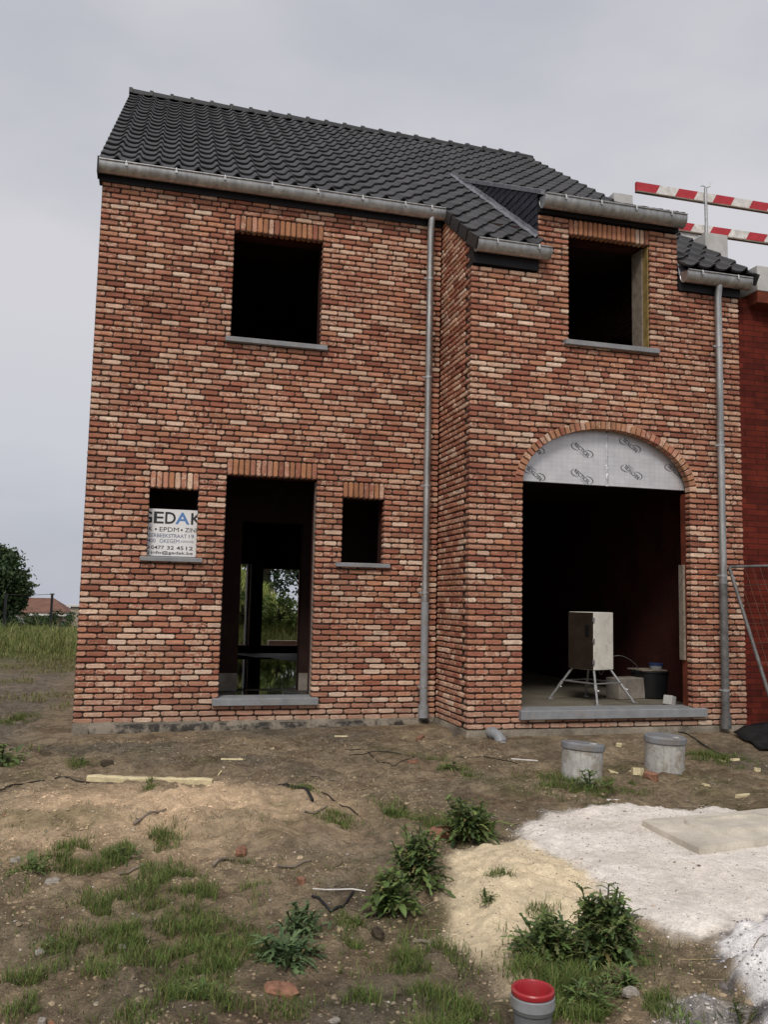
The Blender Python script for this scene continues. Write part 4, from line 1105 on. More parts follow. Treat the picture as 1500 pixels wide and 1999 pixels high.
for L, lb in (([(.60, -4.76), (.76, -4.70)], 'dark stick among the left grass'), ([(1.08, -4.79), (1.22, -4.60)], 'pale twig at the foot of the sandy bank'), ([(1.42, -4.83), (1.63, -4.73)], 'long thin twig in the middle of the bare soil'), ([(1.72, -3.95), (1.92, -3.75)], 'brown twig below the short black rod'), ([(.66, -3.95), (.86, -3.72)], 'dark twig across the lower sandy bank'), ([(2.62, -4.62), (2.78, -4.50)], 'dark broken batten in the weed at the top of the sand heap'), ([(1.86, -5.92), (1.98, -6.04)], 'brown twig below the broad leaved weed'), ([(2.02, -2.62), (2.25, -2.55)], 'pale twig beside the black cable on the right of the bank')):
    mb = MB(); mb.tube(gl(dense(L, 4), .012), [.009, .008, .009, .007, .004], 6); single('stick', mb, M['grey_wood'], lb, 'stick', 'twigs on the soil')

# black plastic sheet at the right edge
mb = MB(); V = []; F = []; nn = 22
for i in range(nn):
    for j in range(14):
        u, v = i / (nn - 1), j / 13
        x = 6.98 + 1.25 * u; y = -1.26 - .50 * v - .35 * u
        z = gz(x, y) + .02 + .20 * (1 - v) * (.75 + .45 * fbm(np.array([u * 4]), np.array([v * 3]), 3, 1.2)[0]) * sstep(0, .1, np.array([u]))[0] + .03 * abs(fbm(np.array([u * 9]), np.array([v * 7]), 2, 1)[0])
        V.append((x + .02 * v, y, z))
F = [(i * 14 + j, i * 14 + 14 + j, i * 14 + 15 + j, i * 14 + 1 + j) for i in range(nn - 1) for j in range(13)]
mb.add(V, F); sh = single('plastic_sheet', mb, M['black'], 'crumpled black plastic sheet at the foot of the mesh fence', 'plastic sheet', smooth=60)
sm = sh.modifiers.new('thickness', 'SOLIDIFY'); sm.thickness = .006

# mesh fence panel leaning on the wall
fp = thing('site_fence', 'grey steel mesh site fence panel leaning against the red block wall', 'fence', (7.1, -1.85, -.1))
A0, B0 = np.array([6.955, -1.28, 1.775]), np.array([7.155, -1.86, -.10]); E_ = np.array([3.4, .0, .18]); 
pt = lambda u, v: A0 + (B0 - A0) * v + E_ * u
for P, nm in (((0, 0, 0, 1), 'post'), ((1, 0, 1, 1), 'post'), ((0, 0, 1, 0), 'rail'), ((0, 1, 1, 1), 'rail')):
    mb = MB(); mb.tube([pt(P[0], P[1]), pt(P[2], P[3])], .020 if nm == 'post' else .016, 10); mb.build(nm, M['steel_dark'], fp, 60)
mb = MB()
M['wire'] = simple('rusty_mesh_wire', (.12, .085, .06), .7, .3, var=.3)
for k in range(1, 34): mb.tube([pt(k / 34, 0), pt(k / 34, 1)], .0019, 4)
for k in range(1, 9): mb.tube([pt(0, k / 9), pt(1, k / 9)], .0019, 4)
mb.build('mesh', M['wire'], fp)

# ------------------------------------------------------------------ neighbouring shell
nb_ = thing('neighbour_house', 'neighbouring shell of dark red blocks with pale stepped blocks on its gable', 'house', (8.5, 4, -.1))
mb = MB(); mb.box((7.36, -.92, -.3), (11.5, -.70, 5.05)); mb.build('wall', M['redblock'], nb_)
mb = MB(); mb.prism([(-.69, -.3), (10, -.3), (10, 6.5), (RY, EZ(RY) - .22), (-.69, EZ(-.69) - .20)], 7.50, 7.84, axis=0); mb.build('party_wall', M['redblock'], nb_)
for y, dz in ((-1.08, -.12), (-.10, -.02), (.52, -.06), (2.22, -.10)):
    z = EZ(y) - .10 + dz
    mb = MB(); mb.box((7.56, y - .02, z + .02), (7.90, y + .42, z + .33), bev=.006); mb.build('block', M['aac'], nb_)
    mb = MB(); mb.box((7.565, y - .01, z - .12), (7.895, y + .41, z + .018)); mb.build('block_bed', M['redreveal'], nb_)
mb = MB(); mb.tube([(7.90, -1.02, 5.1), (7.90, -1.02, -.1)], .04, 14); mb.build('downpipe', M['zinc'], nb_, 60)
mb = MB(); mb.box((7.80, -1.06, 5.06), (9.8, -.93, 5.12)); mb.build('eaves_beam', M['aac'], nb_)

# striped guard rails above the party wall
gr = thing('guard_rail', 'red and white striped safety rails on a steel post above the roof edge', 'guard rail', (7.97, .5, 6.1))
def rail(x0, z0, x1, z1, hgt):
    mb = MB(); L = x1 - x0; n = int(L / .30) + 1; st = .30; sk = .07
    lean = .022
    q = 0; x = x0
    while x < x1:
        xe = min(x + st, x1)
        a, b = x, xe
        zf = lambda xx: z0 + (z1 - z0) * (xx - x0) / L
        sa = 0 if x == x0 else sk; sb = 0 if xe == x1 else sk
        V = [(a, .478, zf(a)), (b, .478, zf(b)), (b + sb, .478, zf(b + sb) + hgt), (a + sa, .478, zf(a + sa) + hgt), (a, .520, zf(a)), (b, .520, zf(b)), (b + sb, .520, zf(b + sb) + hgt), (a + sa, .520, zf(a + sa) + hgt)]
        F = [(0, 1, 2, 3), (7, 6, 5, 4), (3, 2, 6, 7), (4, 5, 1, 0)]
        if sa == 0: F.append((0, 3, 7, 4))
        if sb == 0: F.append((1, 5, 6, 2))
        mb.add(V, F, q % 2); q += 1; x = xe
    r = mb.build('rail', [M['red_paint'], M['white_paint']], gr)
    m2 = MB(); m2.box((x0, .470, z0 - .018), (x1, .525, z0 - .002)); m2.build('rail_edge', M['grey_wood'], r)
rail(6.911, 6.985, 10.6, 6.985, .125); rail(7.45, 6.515, 10.6, 6.53, .115)
mb = MB(); mb.tube([(7.985, .445, 6.0), (7.98, .445, 7.16)], .022, 10); mb.build('post', M['galv'], gr, 60)
mb = MB(); mb.tube([(7.90, .44, 7.175), (7.94, .44, 7.185), (7.985, .44, 7.165), (8.05, .44, 7.19), (8.06, .44, 7.28)], .007, 6); mb.build('hook', M['galv'], gr)
for z in (6.95, 6.49): mb = MB(); mb.box((7.95, .452, z), (8.01, .476, z + .03)); mb.build('bracket', M['galv'], gr)

# ------------------------------------------------------------------ plants
GREENS = [(.085, .135, .038), (.105, .16, .044), (.125, .175, .050), (.070, .112, .042), (.15, .19, .055), (.12, .13, .05)]
def leaf(mb, p, az, el, L, W, curl, lobes, col, nst=9, fold=.35):
    """one leaf as a bent, folded strip; lobes > 0 gives the toothed thistle outline"""
    d = np.array([math.cos(az), math.sin(az)]); sd = np.array([-d[1], d[0], 0])
    V = []; F = []; q = np.array(p, float); n = nst if not lobes else 2 * lobes + 1
    e = el
    for i in range(n):
        f = i / (n - 1)
        w = W * (math.sin(PI * min(1, f * .9 + .08)) ** .7) * (1 - .25 * f)
        if lobes: w *= 1.0 if i % 2 else .42
        if i == n - 1: w = W * .03
        dr = np.array([d[0] * math.cos(e), d[1] * math.cos(e), math.sin(e)]); up = np.array([-d[0] * math.sin(e), -d[1] * math.sin(e), math.cos(e)])
        off = dr * (L / n * .7 if lobes and i % 2 else 0)
        jz = rng.uniform(-.12, .12) * W
        V += [q + off + sd * w + up * (w * fold + jz), q, q + off - sd * w + up * (w * fold - jz)]
        q = q + dr * L / (n - 1); e -= curl / (n - 1)
        if i: F += [(3 * i - 3, 3 * i, 3 * i + 1, 3 * i - 2), (3 * i - 2, 3 * i + 1, 3 * i + 2, 3 * i - 1)]
    if rng.random() < .035: col = (.20, .16, .06)
    mb.add(V, F, 0, (*(np.array(col) * rng.uniform(.65, 1.35)), 1))
def weed(name, label, x, y, R, H, nl, ns, lobes=5, col=None, cat='weed', wid=.13, lean=0, group='weeds growing on the building plot'):
    z = gz(x, y) - .01
    t = thing(name, label, cat, (x, y, z), group)
    ml = MB(); ms = MB(); cols = GREENS if col is None else col
    flat = H < .55 * R
    for i in range(nl if flat else int(nl * 2.2)):
        a = rng.uniform(0, 2 * PI)
        if flat or rng.random() < .18:                       # basal leaves
            b = rng.uniform(0, .25) * R
            leaf(ml, (x + b * math.cos(a), y + b * math.sin(a), z + rng.uniform(0, .2) * H), a + rng.uniform(-.4, .4), rng.uniform(.1, 1.1), R * rng.choice([.4, .6, .8, 1.0, 1.2]) * rng.uniform(.8, 1.1), R * wid * rng.uniform(.5, 1.1), rng.uniform(.5, 1.9), lobes, cols[rng.integers(len(cols))])
        else:                                                # leaves filling an uneven bush
            b = rng.uniform(0, 1) ** .7 * R * .85 * (.75 + .5 * fbm(np.array([math.cos(a) * 1.5 + x * 9]), np.array([math.sin(a) * 1.5 + y * 9]), 2, 1)[0])
            zz = z + H * rng.uniform(.05, .85) * max(.1, 1 - (b / R) ** 1.6)
            leaf(ml, (x + b * math.cos(a), y + b * math.sin(a), zz), a + rng.uniform(-1.3, 1.3), rng.uniform(-.2, 1.2), R * rng.uniform(.22, .55), R * wid * rng.uniform(.35, .8), rng.uniform(.2, 1.6), min(lobes, 4), cols[rng.integers(len(cols))], nst=6)
    for s in range(ns):
        a = rng.uniform(0, 2 * PI); tp = np.array([x + R * .75 * math.cos(a) * rng.uniform(.1, 1), y + R * .75 * math.sin(a) * rng.uniform(.1, 1), z + H * rng.uniform(.6, 1.05)])
        b0 = np.array([x + .1 * R * math.cos(a), y + .1 * R * math.sin(a), z]); mid = (b0 + tp) / 2 + [.06 * R * rng.uniform(-1, 1), .06 * R * rng.uniform(-1, 1), .08 * H]
        P = [b0 * (1 - u) ** 2 + 2 * mid * u * (1 - u) + tp * u * u for u in np.linspace(0, 1, 7)]
        ms.tube(P, [.006, .0055, .005, .0045, .004, .0035, .003], 5, col=(.055, .085, .03, 1))
        for k in range(22):
            u = rng.uniform(.15, 1.0); q = b0 * (1 - u) ** 2 + 2 * mid * u * (1 - u) + tp * u * u
            leaf(ml, q, rng.uniform(0, 2 * PI), rng.uniform(.1, 1.0), R * rng.uniform(.22, .5) * (1.25 - .6 * u), R * wid * .55, rng.uniform(.3, 1.2), lobes, cols[rng.integers(len(cols))])
    ml.build('foliage', M['leaf'], t)
    if ns: ms.build('stem', M['leaf'], t)
    return t
LIGHT = [(.115, .17, .046), (.13, .19, .056), (.095, .15, .042), (.15, .165, .06)]
weed('thistle', 'tall bushy thistle in front of the white gravel and right of the red pipe cap', 2.60, -6.26, .20, .33, 110, 20, 6)
weed('thistle', 'low spreading shoot of the thistle overlapping the sand heap', 2.36, -6.22, .19, .20, 95, 9, 6)
weed('thistle', 'bushy dark weed at the top left corner of the sand heap', 2.62, -4.57, .22, .24, 85, 18, 4)
weed('dock_plant', 'broad leaved weed left of the sand heap', 1.86, -5.56, .16, .20, 80, 8, 0, LIGHT, wid=.14)
weed('thistle', 'upright thistle between the broad leaved weed and the sand heap', 2.06, -5.30, .19, .28, 75, 13, 5)
weed('feathery_thistle', 'grey green feathery thistle beside the orange clay lump', 1.28, -6.05, .17, .10, 80, 6, 6, [(.09, .14, .056), (.105, .155, .064), (.075, .12, .05)])
weed('feathery_thistle', 'feathery thistle seedling just above the grey green one', 1.40, -5.76, .14, .12, 45, 5, 6, [(.09, .14, .056), (.105, .155, .064)])
weed('seedling', 'small pale weed growing alone on the sand heap', 2.31, -5.66, .075, .07, 16, 2, 5, LIGHT)
weed('thistle', 'fresh green thistle at the foot of the tilted shaft', 4.13, -3.32, .17, .16, 22, 2, 6, LIGHT)
weed('thistle', 'rosette weed at the left edge beside the grey stone', .17, -4.72, .12, .08, 24, 1, 5, LIGHT)
weed('thistle', 'flat rosette in the left grass below the stick', .62, -4.55, .11, .07, 20, 1, 5)
weed('feathery_thistle', 'pale feathery rosette at the bottom of the left grass', .93, -6.30, .12, .07, 22, 1, 6, LIGHT)
weed('thistle', 'pale rosette right of the left grass patch', 1.02, -5.74, .09, .07, 18, 1, 6, LIGHT)
weed('thistle', 'rosette weed at the left above the bottom corner', .36, -5.62, .09, .06, 18, 0, 5)
weed('thistle', 'small rosette at the right foot of the sandy bank', 2.36, -3.86, .12, .08, 20, 1, 5)
weed('thistle', 'pale green rosette right of the red pipe cap', 2.40, -6.58, .10, .10, 26, 2, 5, LIGHT)
weed('thistle', 'ragged weed between the red pipe cap and the tall bushy thistle', 2.30, -6.62, .12, .10, 40, 3, 5, LIGHT)
weed('thistle', 'small ragged weed at the foot of the tall bushy thistle', 2.52, -6.52, .10, .09, 30, 2, 5, LIGHT)
weed('thistle', 'spiky rosette at the bottom right on grey rubble', 2.56, -6.90, .10, .10, 9, 0, 6, LIGHT)
weed('thistle', 'thin reddish spiky weed at the bottom right corner beside the white pile', 2.80, -6.88, .09, .12, 8, 1, 6, [(.07, .085, .03), (.09, .075, .03)])
weed('thistle', 'small weed on the bare soil in front of the house right of the left wires', 3.28, -2.36, .13, .07, 18, 1, 5)
weed('thistle', 'tiny weed left of the door sill below the foam strip', .76, -2.86, .07, .04, 12, 0, 4)
weed('thistle', 'tiny weed at the left above the foam strip', .20, -1.78, .08, .07, 10, 1, 4)
weed('dock_plant', 'dark weed cut by the left edge beside the house corner', -.45, -1.45, .22, .16, 20, 1, 0, wid=.16)

# grass: blades scattered in patches
GR = [(0.59,-4.67,0.15,0.26),(0.64,-4.44,0.08,0.23),(0.52,-5.26,0.12,0.13),(0.78,-4.20,0.12,0.25),(0.34,-4.41,0.15,0.22),(0.16,-4.69,0.09,0.18),(0.75,-5.48,0.22,0.30),(0.64,-5.64,0.13,0.21),(1.00,-5.69,0.10,0.21),(0.85,-5.91,0.12,0.21),(0.39,-5.62,0.09,0.12),(0.56,-6.05,0.08,0.13),(0.32,-6.04,0.11,0.14),(0.33,-6.26,0.10,0.10),(0.87,-6.28,0.11,0.11),(1.24,-4.94,0.07,0.22),(1.17,-5.81,0.05,0.23),(1.42,-6.21,0.10,0.09),(2.36,-3.85,0.14,0.19),(3.28,-2.35,0.13,0.40),(2.54,-4.29,0.13,0.19),(1.85,-6.10,0.13,0.23),(1.82,-6.44,0.11,0.19),(1.86,-6.66,0.11,0.11),(1.77,-6.16,0.08,0.15),(2.36,-6.34,0.14,0.23),(2.30,-6.66,0.16,0.15),(2.62,-6.24,0.12,0.20),(2.47,-5.90,0.07,0.11),(2.62,-6.66,0.04,0.09),(3.98,-3.21,0.29,0.40),(4.45,-3.23,0.17,0.18),(5.95,-2.31,0.25,0.25),(1.65,-5.67,0.07,0.13),(-0.45,-1.54,0.10,0.44),(-0.72,1.35,0.17,0.36),(0.40,-4.54,0.11,0.19),(1.49,-6.43,0.11,0.10),(0.99,-6.41,0.11,0.10),(0.67,-6.42,0.10,0.08),(0.85,-4.98,0.15,0.21),(1.06,-5.23,0.12,0.15),(0.81,-5.77,0.08,0.14),(1.83,-3.29,0.07,0.16),(0.18,-1.75,0.06,0.14),(0.76,-2.85,0.05,0.12),(1.94,-3.98,0.10,0.15),(1.61,-5.91,0.05,0.06),(2.46,-5.44,0.05,0.07),(2.57,-6.49,0.05,0.11),(1.02,-6.03,0.12,0.15),(1.22,-6.46,0.07,0.08),(2.75,-4.45,.14,.12),(2.25,-6.62,.16,.16),(2.42,-6.60,.16,.14),(2.30,-6.86,.16,.10),(2.52,-6.72,.10,.10),(2.20,-6.40,.14,.12),(2.10,-6.95,.12,.08),(1.70,-6.75,.12,.08)]
def blades(name, P, Hh, Wd, cols, m, kind='stuff'):
    n = len(P); az = rng.uniform(0, 2 * PI, n); lean = rng.uniform(.15, 1.3, n); dx, dy = np.cos(az), np.sin(az)
    V = np.zeros((n, 5, 3)); 
    for k, f in enumerate((0, .55, 1.0)):
        c = P + np.stack([dx * lean * Hh * f * f, dy * lean * Hh * f * f, Hh * f * (1 - .25 * lean * f)], 1)
        w = (Wd * (1 - f * .35))[:, None] * np.stack([-dy, dx, np.zeros(n)], 1)
        if k < 2: V[:, 2 * k] = c - w; V[:, 2 * k + 1] = c + w
        else: V[:, 4] = c
    b = np.arange(n) * 5
    tri = np.concatenate([np.stack([b, b + 1, b + 3], 1), np.stack([b, b + 3, b + 2], 1), np.stack([b + 2, b + 3, b + 4], 1)])
    me = bpy.data.meshes.new(name); me.vertices.add(n * 5); me.vertices.foreach_set('co', V.ravel())
    me.loops.add(tri.size); me.loops.foreach_set('vertex_index', tri.ravel().astype(np.int32)); me.polygons.add(len(tri))
    me.polygons.foreach_set('loop_start', np.arange(0, tri.size, 3, dtype=np.int32)); me.polygons.foreach_set('loop_total', np.full(len(tri), 3, np.int32)); me.update(calc_edges=True)
    at = me.color_attributes.new('Col', 'FLOAT_COLOR', 'POINT'); cc = np.repeat(np.concatenate([cols, np.ones((n, 1))], 1), 5, axis=0)
    at.data.foreach_set('color', cc.astype(np.float32).ravel()); me.materials.append(m)
    o = bpy.data.objects.new(name, me); COL.objects.link(o); o['kind'] = kind; return o
PP = []; HH = []; CC = []
gcol = np.array([(.10, .15, .034), (.13, .175, .042), (.075, .115, .028), (.16, .165, .052), (.25, .215, .10)])
for x, y, rx, ry in GR:
    n = int(min(3200, 46000 * rx * ry)) + 60
    q = rng.normal(0, .55, (n, 2)); X = x + q[:, 0] * rx * 1.25; Y = y + q[:, 1] * ry * 1.25
    keep = fbm(X, Y, 3, 7) > -.05 + .25 * np.hypot(q[:, 0], q[:, 1]) - .15
    X, Y = X[keep], Y[keep]
    PP.append(np.stack([X, Y], 1)); HH.append(rng.uniform(.018, .072, len(X)) * (1.15 if rx > .1 else .9)); CC.append(gcol[rng.choice(5, len(X), p=[.34, .28, .2, .12, .06])] * rng.uniform(.75, 1.25, (len(X), 1)))
# sparse sprigs everywhere in the front
n = 9000; X = rng.uniform(-.6, 3.2, n); Y = rng.uniform(-7.1, -3.6, n); k = (fbm(X, Y, 4, 2.2) > .02) & (sdist(SAND, X, Y) < 0) & (sdist(GRAVEL, X, Y) < 0) & (sdist(PILE, X, Y) < 0)
PP.append(np.stack([X[k], Y[k]], 1)); HH.append(rng.uniform(.012, .045, k.sum())); CC.append(gcol[rng.choice(5, k.sum())] * .95)
P2 = np.concatenate(PP); P3 = np.concatenate([P2, (ground_z(P2[:, 0], P2[:, 1]) - .004)[:, None]], 1); h = np.concatenate(HH)
blades('grass', P3, h, rng.uniform(.0010, .0022, len(h)), np.concatenate(CC), M['grass'])
# meadow beyond the plot
n = 46000; Y = 11.0 + 34 * rng.random(n) ** 1.4; X = rng.uniform(-1, .12, n) * (Y * .30 + 4.2) + .3
k = (fbm(X, Y, 3, .6) + (Y - 13) * .5 > -.4) & (X < .2); X, Y = X[k], Y[k]
hm = np.clip((Y - 10.5) / 5, .15, 1) * rng.uniform(.18, .50, len(X)) * (1 + .55 * fbm(X, Y, 3, .5)) * (1 + .9 * (rng.random(len(X)) > .97))
fc = np.array([(.15, .18, .05), (.19, .21, .06), (.11, .145, .04), (.31, .27, .13), (.25, .235, .09)])
blades('meadow', np.stack([X, Y, ground_z(X, Y) - .02], 1), hm, rng.uniform(.006, .013, len(X)) * (Y / 18), fc[rng.choice(5, len(X), p=[.3, .28, .2, .12, .1])] * rng.uniform(.8, 1.2, (len(X), 1)), M['grass'])
n = 22000; X = rng.uniform(-5, -.2, n); Y = rng.uniform(-1, 13, n); k = fbm(X, Y, 3, .9) + .03 * Y > .16; X, Y = X[k], Y[k]
blades('low_grass', np.stack([X, Y, ground_z(X, Y)], 1), rng.uniform(.03, .12, len(X)), rng.uniform(.003, .006, len(X)), fc[rng.choice(5, len(X))] * .9, M['grass'])
# grass on the bank behind the house
n = 16000; X = rng.uniform(.2, 7.5, n); Y = rng.uniform(11, 20, n)
blades('bank_grass', np.stack([X, Y, ground_z(X, Y)], 1), rng.uniform(.15, .5, n), rng.uniform(.008, .016, n), fc[rng.choice(5, n, p=[.4, .3, .2, .05, .05])] * 1.7, M['grass'])

# loose pebbles and crumbs
def pebbles(name, X, Y, R, cols):
    n = len(X); base = np.array([(1, 0, 0), (-1, 0, 0), (0, 1, 0), (0, -1, 0), (0, 0, 1), (0, 0, -1), (.6, .6, .55), (-.6, -.55, .5), (.55, -.6, .5), (-.6, .6, .55)], float)
    Vt = np.array([(1, 0, 0), (.3, .9, 0), (-.8, .6, 0), (-.85, -.5, 0), (.2, -.95, 0), (.55, .2, .7), (-.1, .6, .75), (-.6, -.1, .65), (.1, -.55, .7), (0, 0, .85)])
    Ft = [(0, 1, 5), (1, 6, 5), (1, 2, 6), (2, 7, 6), (2, 3, 7), (3, 8, 7), (3, 4, 8), (4, 0, 8), (0, 5, 8), (5, 6, 9), (6, 7, 9), (7, 8, 9), (8, 5, 9)]
    az = rng.uniform(0, 2 * PI, n); ca2, sa2 = np.cos(az), np.sin(az); sc = rng.uniform(.6, 1.3, (n, 3)); sc[:, 2] *= .75
    V = Vt[None] * (1 + rng.uniform(-.22, .22, (n, 10, 3))) * sc[:, None] * R[:, None, None]
    W = V.copy(); W[..., 0] = V[..., 0] * ca2[:, None] - V[..., 1] * sa2[:, None]; W[..., 1] = V[..., 0] * sa2[:, None] + V[..., 1] * ca2[:, None]
    W += np.stack([X, Y, ground_z(X, Y) - R * .15], 1)[:, None]
    tri = (np.array(Ft)[None] + (np.arange(n) * 10)[:, None, None]).reshape(-1, 3)
    me = bpy.data.meshes.new(name); me.vertices.add(n * 10); me.vertices.foreach_set('co', W.ravel())
    me.loops.add(tri.size); me.loops.foreach_set('vertex_index', tri.ravel().astype(np.int32)); me.polygons.add(len(tri))
    me.polygons.foreach_set('loop_start', np.arange(0, tri.size, 3, dtype=np.int32)); me.polygons.foreach_set('loop_total', np.full(len(tri), 3, np.int32)); me.update(calc_edges=True)
    at = me.color_attributes.new('Col', 'FLOAT_COLOR', 'POINT'); cc = np.repeat(np.concatenate([cols, np.ones((n, 1))], 1), 10, axis=0)
    at.data.foreach_set('color', cc.astype(np.float32).ravel()); me.materials.append(M['stones'])
    o = bpy.data.objects.new(name, me); COL.objects.link(o); o['kind'] = 'stuff'; return o
n = 9000; X = rng.uniform(-.9, 6.5, n); Y = rng.uniform(-7.2, -.1, n)
k = (rng.random(n) < .25 + .9 * np.clip(fbm(X, Y, 3, 1.3), 0, 1)) & ~((Y > YD - .1) & (X > XC - .1)); X, Y = X[k], Y[k]
pc = np.array([(.30, .27, .23), (.20, .17, .14), (.42, .38, .33), (.26, .13, .08), (.12, .10, .09)])
pebbles('pebbles', X, Y, rng.uniform(.003, .009, len(X)) * (1 + 1.0 * (rng.random(len(X)) > .95)), pc[rng.choice(5, len(X), p=[.3, .3, .2, .08, .12])])
n = 26000; X = rng.uniform(-.9, 4.2, n); Y = rng.uniform(-7.2, -.4, n)
k = (fbm(X, Y, 3, 1.9) + .35 * (rng.random(n) - .5) > -.02) & (sdist(SAND, X, Y) < .05) & (sdist(GRAVEL, X, Y) < 0) & (sdist(PILE, X, Y) < 0) & ~((Y > YD - .1) & (X > XC - .1)); X, Y = X[k], Y[k]
pebbles('soil_clods', X, Y, rng.uniform(.003, .010, len(X)) * (1 + 1.3 * (rng.random(len(X)) > .95)), ground_color(X, Y, X) * rng.uniform(.62, 1.15, (len(X), 1)))
n = 9000; X = rng.uniform(2.6, 6.5, n); Y = rng.uniform(-7.2, -3.9, n); g_ = sdist(GRAVEL, X, Y); k = g_ > -.08; X, Y = X[k], Y[k]
wc = np.array([(.66, .60, .54), (.72, .66, .60), (.40, .35, .31), (.16, .14, .14), (.50, .40, .32)])
pebbles('gravel', X, Y, rng.uniform(.002, .007, len(X)) * (1 + 1.2 * (rng.random(len(X)) > .97)), wc[rng.choice(5, len(X), p=[.4, .25, .17, .1, .08])])
n = 9000; X = rng.uniform(2.2, 4.3, n); Y = rng.uniform(-7.2, -6.0, n); g_ = np.maximum(sdist(PILE, X, Y), sdist(CRUST, X, Y) - .02); k = (g_ > -.02) & (g_ > .0) & (rng.random(n) < np.where(g_ < .12, .55, .12)); X, Y, g_ = X[k], Y[k], g_[k]
rc = np.array([(.55, .53, .53), (.40, .38, .38), (.14, .135, .14), (.24, .225, .225)])
pebbles('rubble', X, Y, rng.uniform(.002, .008, len(X)) * np.where(g_ < .16, 1, .6), rc[rng.choice(4, len(X), p=[.25, .2, .3, .25])])
n = 2500; X = rng.uniform(1.9, 3.1, n); Y = rng.uniform(-6.6, -4.6, n); k = sdist(SAND, X, Y) > 0; X, Y = X[k], Y[k]
sc2 = np.array([(.55, .43, .27), (.42, .33, .22), (.15, .12, .10)])
pebbles('sand_grit', X, Y, rng.uniform(.0018, .005, len(X)), sc2[rng.choice(3, len(X), p=[.5, .3, .2])])

n = 260; X = rng.uniform(-.6, 5.8, n); Y = rng.uniform(-7.0, -.6, n); k = ~((Y > YD - .15) & (X > XC - .1)) & (sdist(GRAVEL, X, Y) < 0) & (sdist(SAND, X, Y) < 0); mb = MB()
for x, y in zip(X[k], Y[k]):
    a = rng.uniform(0, PI); L = rng.uniform(.02, .085); q = [(x - L * math.cos(a), y - L * math.sin(a)), (x + L * .1 * math.sin(a), y), (x + L * math.cos(a), y + L * math.sin(a))]
    c = np.array([(.34, .26, .15), (.16, .11, .07), (.36, .30, .22), (.08, .06, .045)][rng.integers(4)])
    mb.tube(gl(q, .006), rng.uniform(.0010, .0022), 4, col=(*c, 1))
lt = mb.build('straw_litter', M['stones']); lt['kind'] = 'stuff'

# ------------------------------------------------------------------ background
def crown(mb, cen, rad, ncl, per, size, cols, flat=1.0, hole=.0):
    cen = np.array(cen); rad = np.array(rad)
    for i in range(ncl):
        d = rng.normal(size=3); d /= np.linalg.norm(d); r = rng.uniform(.45, 1.0) ** .6
        c = cen + d * rad * r; cr = rad.mean() * rng.uniform(.16, .30)
        t = np.array(cols[rng.integers(len(cols))]) * rng.uniform(.7, 1.3)
        m = per; P = c + rng.normal(0, .5, (m, 3)) * cr * [1.2, 1.2, .8]
        a = rng.normal(size=(m, 3)); a /= np.linalg.norm(a, axis=1)[:, None]; b = np.cross(a, rng.normal(size=(m, 3))); b /= np.linalg.norm(b, axis=1)[:, None]
        s = size * rng.uniform(.6, 1.3, (m, 1))
        V = np.stack([P - a * s, P + b * s * .5, P + a * s, P - b * s * .5], 1).reshape(-1, 3)
        cc = np.repeat(np.concatenate([t * rng.uniform(.75, 1.25, (m, 1)), np.ones((m, 1))], 1), 4, axis=0)
        mb.add(V, [(4 * j, 4 * j + 1, 4 * j + 2, 4 * j + 3) for j in range(m)], 0, cc)
DG = [(.038, .070, .022), (.05, .085, .028), (.030, .056, .020), (.065, .10, .034)]
def tree(name, label, x, y, z0, h, rad, zc, ncl, per, size, cols=DG, cat='tree', group=None, lobes=1):
    t = thing(name, label, cat, (x, y, z0), group)
    mb = MB()
    tr = max(.05, h * .035)
    mb.tube([(x, y, z0 - .3), (x + .05, y, z0 + h * .3), (x, y, z0 + h * .7)], [tr * 1.3, tr, tr * .5], 8)
    for k in range(6):
        a = rng.uniform(0, 2 * PI); mb.tube([(x, y, z0 + h * rng.uniform(.25, .5)), (x + rad[0] * .6 * math.cos(a), y + rad[1] * .6 * math.sin(a), zc + rad[2] * rng.uniform(-.4, .5))], [tr * .5, tr * .15], 6)
    mb.build('trunk', M['bark'], t)
    mb = MB()
    for k in range(lobes):
        o = rng.normal(0, .35, 3) * rad if k else np.zeros(3); crown(mb, (x + o[0], y + o[1], zc + o[2]), np.array(rad) * (1 if k == 0 else .55), ncl if k == 0 else ncl // 3, per, size, cols)
    mb.build('crown', M['leaf'], t); return t
zt = gz(-9.3, 48)
tree('broadleaf_tree', 'large dark broadleaf tree at the left edge of the field', -8.55, 48, zt, 6.0, (2.0, 2.0, 2.4), 2.0, 190, 70, .14, lobes=6)
for i, (x, y, r, hh, lb) in enumerate([(-9.9, 46, 1.3, 2.2, 'dark round bush under the large tree'), (-7.7, 49, .9, 1.9, 'dark bush in front of the grey shed'), (-6.4, 47, 1.1, 2.0, 'hedge bush behind the meadow, left one'), (-5.4, 48, 1.1, 2.15, 'hedge bush behind the meadow, middle one'), (-4.3, 47, 1.1, 2.3, 'hedge bush behind the meadow beside the house wall'), (-7.4, 46.5, 1.0, 1.75, 'low hedge bush behind the wooden stakes'), (-5.7, 72, 1.0, 4.6, 'small far tree beside the red roofed house'), (-6.1, 90, .5, 6.4, 'thin far sapling above the red roof')]):
    z = gz(x, y)
    tree('bush' if hh < 3 else 'far_tree', lb, x, y, z, hh, (r, r * .8, hh * .5), z + hh * .52, 40, 34, .10 if hh < 3 else .13, cols=DG if i != 6 else [(.05, .075, .05)], cat='bush' if hh < 3 else 'tree', group='bushes and trees beyond the meadow')
fh = thing('distant_house', 'distant low house with a red tiled hipped roof beyond the meadow', 'house', (-9.5, 78, gz(-9.5, 78)))
zg = gz(-9.5, 78)
ze = -.35
mb = MB(); mb.box((-13.5, 74, zg - .5), (-6.4, 82, ze)); mb.build('wall', M['far_wall'], fh)
